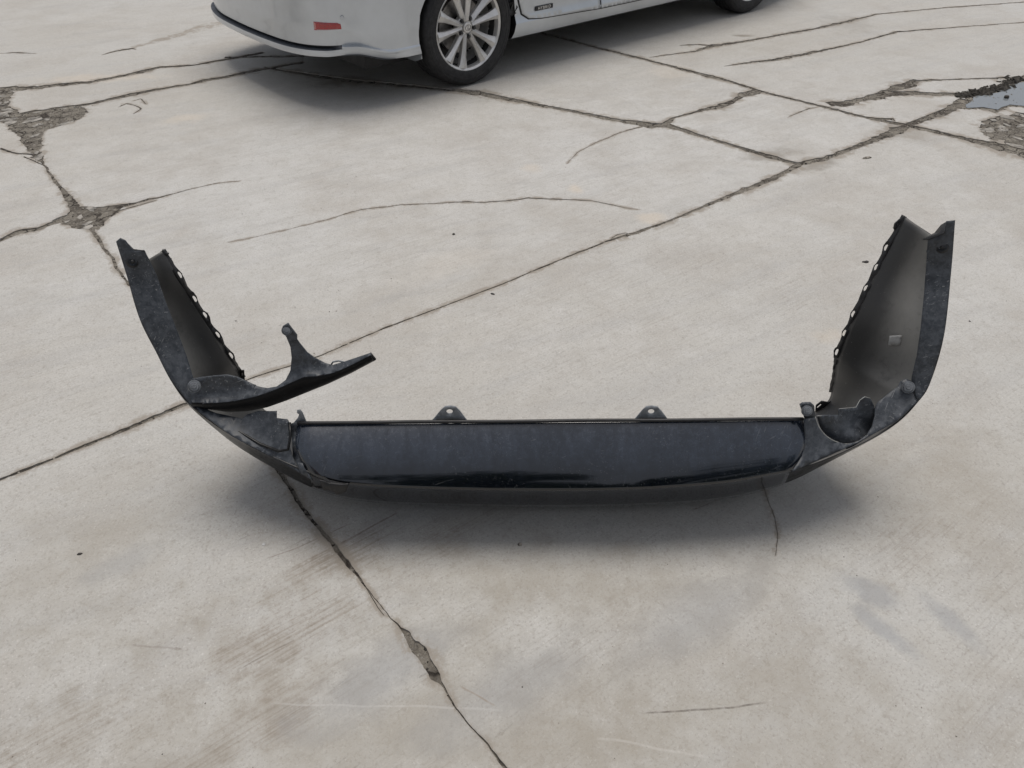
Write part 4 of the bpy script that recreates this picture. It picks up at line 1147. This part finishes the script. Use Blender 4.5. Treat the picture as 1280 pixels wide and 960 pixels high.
pebble(1083, 198, .011, M['grit'], 'stone_chip', 'dark flat chip beside the joint near the puddle corner', 'stone', el=2.2, rz=.3)
pebble(567, 293, .006, M['dark_grit'], 'stone_chip', 'dark pebble on the pale slab above the long joint', 'stone')
pebble(616, 368, .0055, M['twig'], 'stone_chip', 'dark crumb just below the long diagonal joint', 'stone', el=1.5)
pebble(1258, 122, .016, M['dark_grit'], 'stone_chip', 'black clod poking out of the puddle', 'stone')
pebble(1212, 402, .004, M['twig'], 'stone_chip', 'dark speck of grit right of the right bumper arm', 'stone')
pebble(336, 495, .007, M['twig'], 'stone_chip', 'x', 'stone').hide_render = False
bpy.data.objects.remove([o for o in S.objects if o.get('label') == 'x'][0])

# ================================================================== BEHIND THE CAMERA (mirrored in the glossy panel)
M['leaf'] = simple('leaves', (.045, .07, .03), .6, var=.4, scale=3); M['bark'] = simple('bark', (.09, .07, .05), .9, var=.4, scale=20)
M['wall'] = simple('shed_wall', (.30, .27, .24), .8, var=.15, scale=2); M['roof'] = simple('shed_roof', (.20, .07, .05), .7, var=.2, scale=3); M['door'] = simple('shed_door', (.05, .05, .055), .5)
def tree(x, y, h, r, label):
    t = empty('tree', (x, y, 0)); tag(t, label, 'tree', 'trees at the edge of the yard')
    pts = [Vector((.05*h*math.sin(k*1.3), .04*h*math.cos(k), h*.13*k)) for k in range(6)]
    o = tube('trunk', pts, [.16-.022*k for k in range(6)], M['bark'], 9); o.parent = t
    v, f = [], []
    lumps = [Vector((random.gauss(0, r*.5), random.gauss(0, r*.5), h*random.uniform(.35, .93))) for _ in range(26)]
    for l in lumps:
        lr = r*random.uniform(.25, .5)
        for _ in range(110):
            d = Vector((random.gauss(0, 1), random.gauss(0, 1), random.gauss(0, .8))); c = l+d.normalized()*lr*random.random()**.4
            a = Vector((random.gauss(0, 1), random.gauss(0, 1), random.gauss(0, 1))).normalized()*random.uniform(.07, .16); q = a.orthogonal()*random.uniform(.5, .9); b = len(v)
            v += [c-a, c+q, c+a, c-q]; f.append((b, b+1, b+2, b+3))
    from_py('crown', v, f, t, M['leaf'], smooth=False)
tree(-.3, -7.5, 5.2, 1.9, 'bushy tree straight behind the photographer, seen only mirrored in the gloss')
tree(2.6, -8.5, 4.2, 1.5, 'smaller bushy tree to the right behind the photographer, seen only mirrored')
tree(5.6, -8.0, 5.0, 2.0, 'broad tree far right behind the photographer, seen only mirrored')
shed = empty('shed', (-6.2, -10, 0)); tag(shed, 'low brown shed with red roof behind the photographer, seen only mirrored in the gloss', 'shed')
def bxs(nm, c, d, m, par):
    bm = bmesh.new(); bmesh.ops.create_cube(bm, size=1, matrix=Matrix.Translation(c) @ Matrix.Diagonal((*d, 1))); return from_bm(nm, bm, par, m, smooth=False)
bxs('wall', (0, 0, 1.4), (7, 4, 2.8), M['wall'], shed)
from_py('roof', [(-3.8, 2.4, 2.75), (3.8, 2.4, 2.75), (3.8, 0, 4.0), (-3.8, 0, 4.0), (-3.8, -2.4, 2.75), (3.8, -2.4, 2.75)], [(0, 1, 2, 3), (3, 2, 5, 4), (0, 3, 4), (1, 5, 2), (0, 4, 5, 1)], shed, M['roof'], smooth=False)
bxs('door', (1.2, 2.01, 1.1), (1.6, .06, 2.2), M['door'], shed); bxs('window', (-1.6, 2.01, 1.5), (1.2, .06, .9), M['glass'], shed)
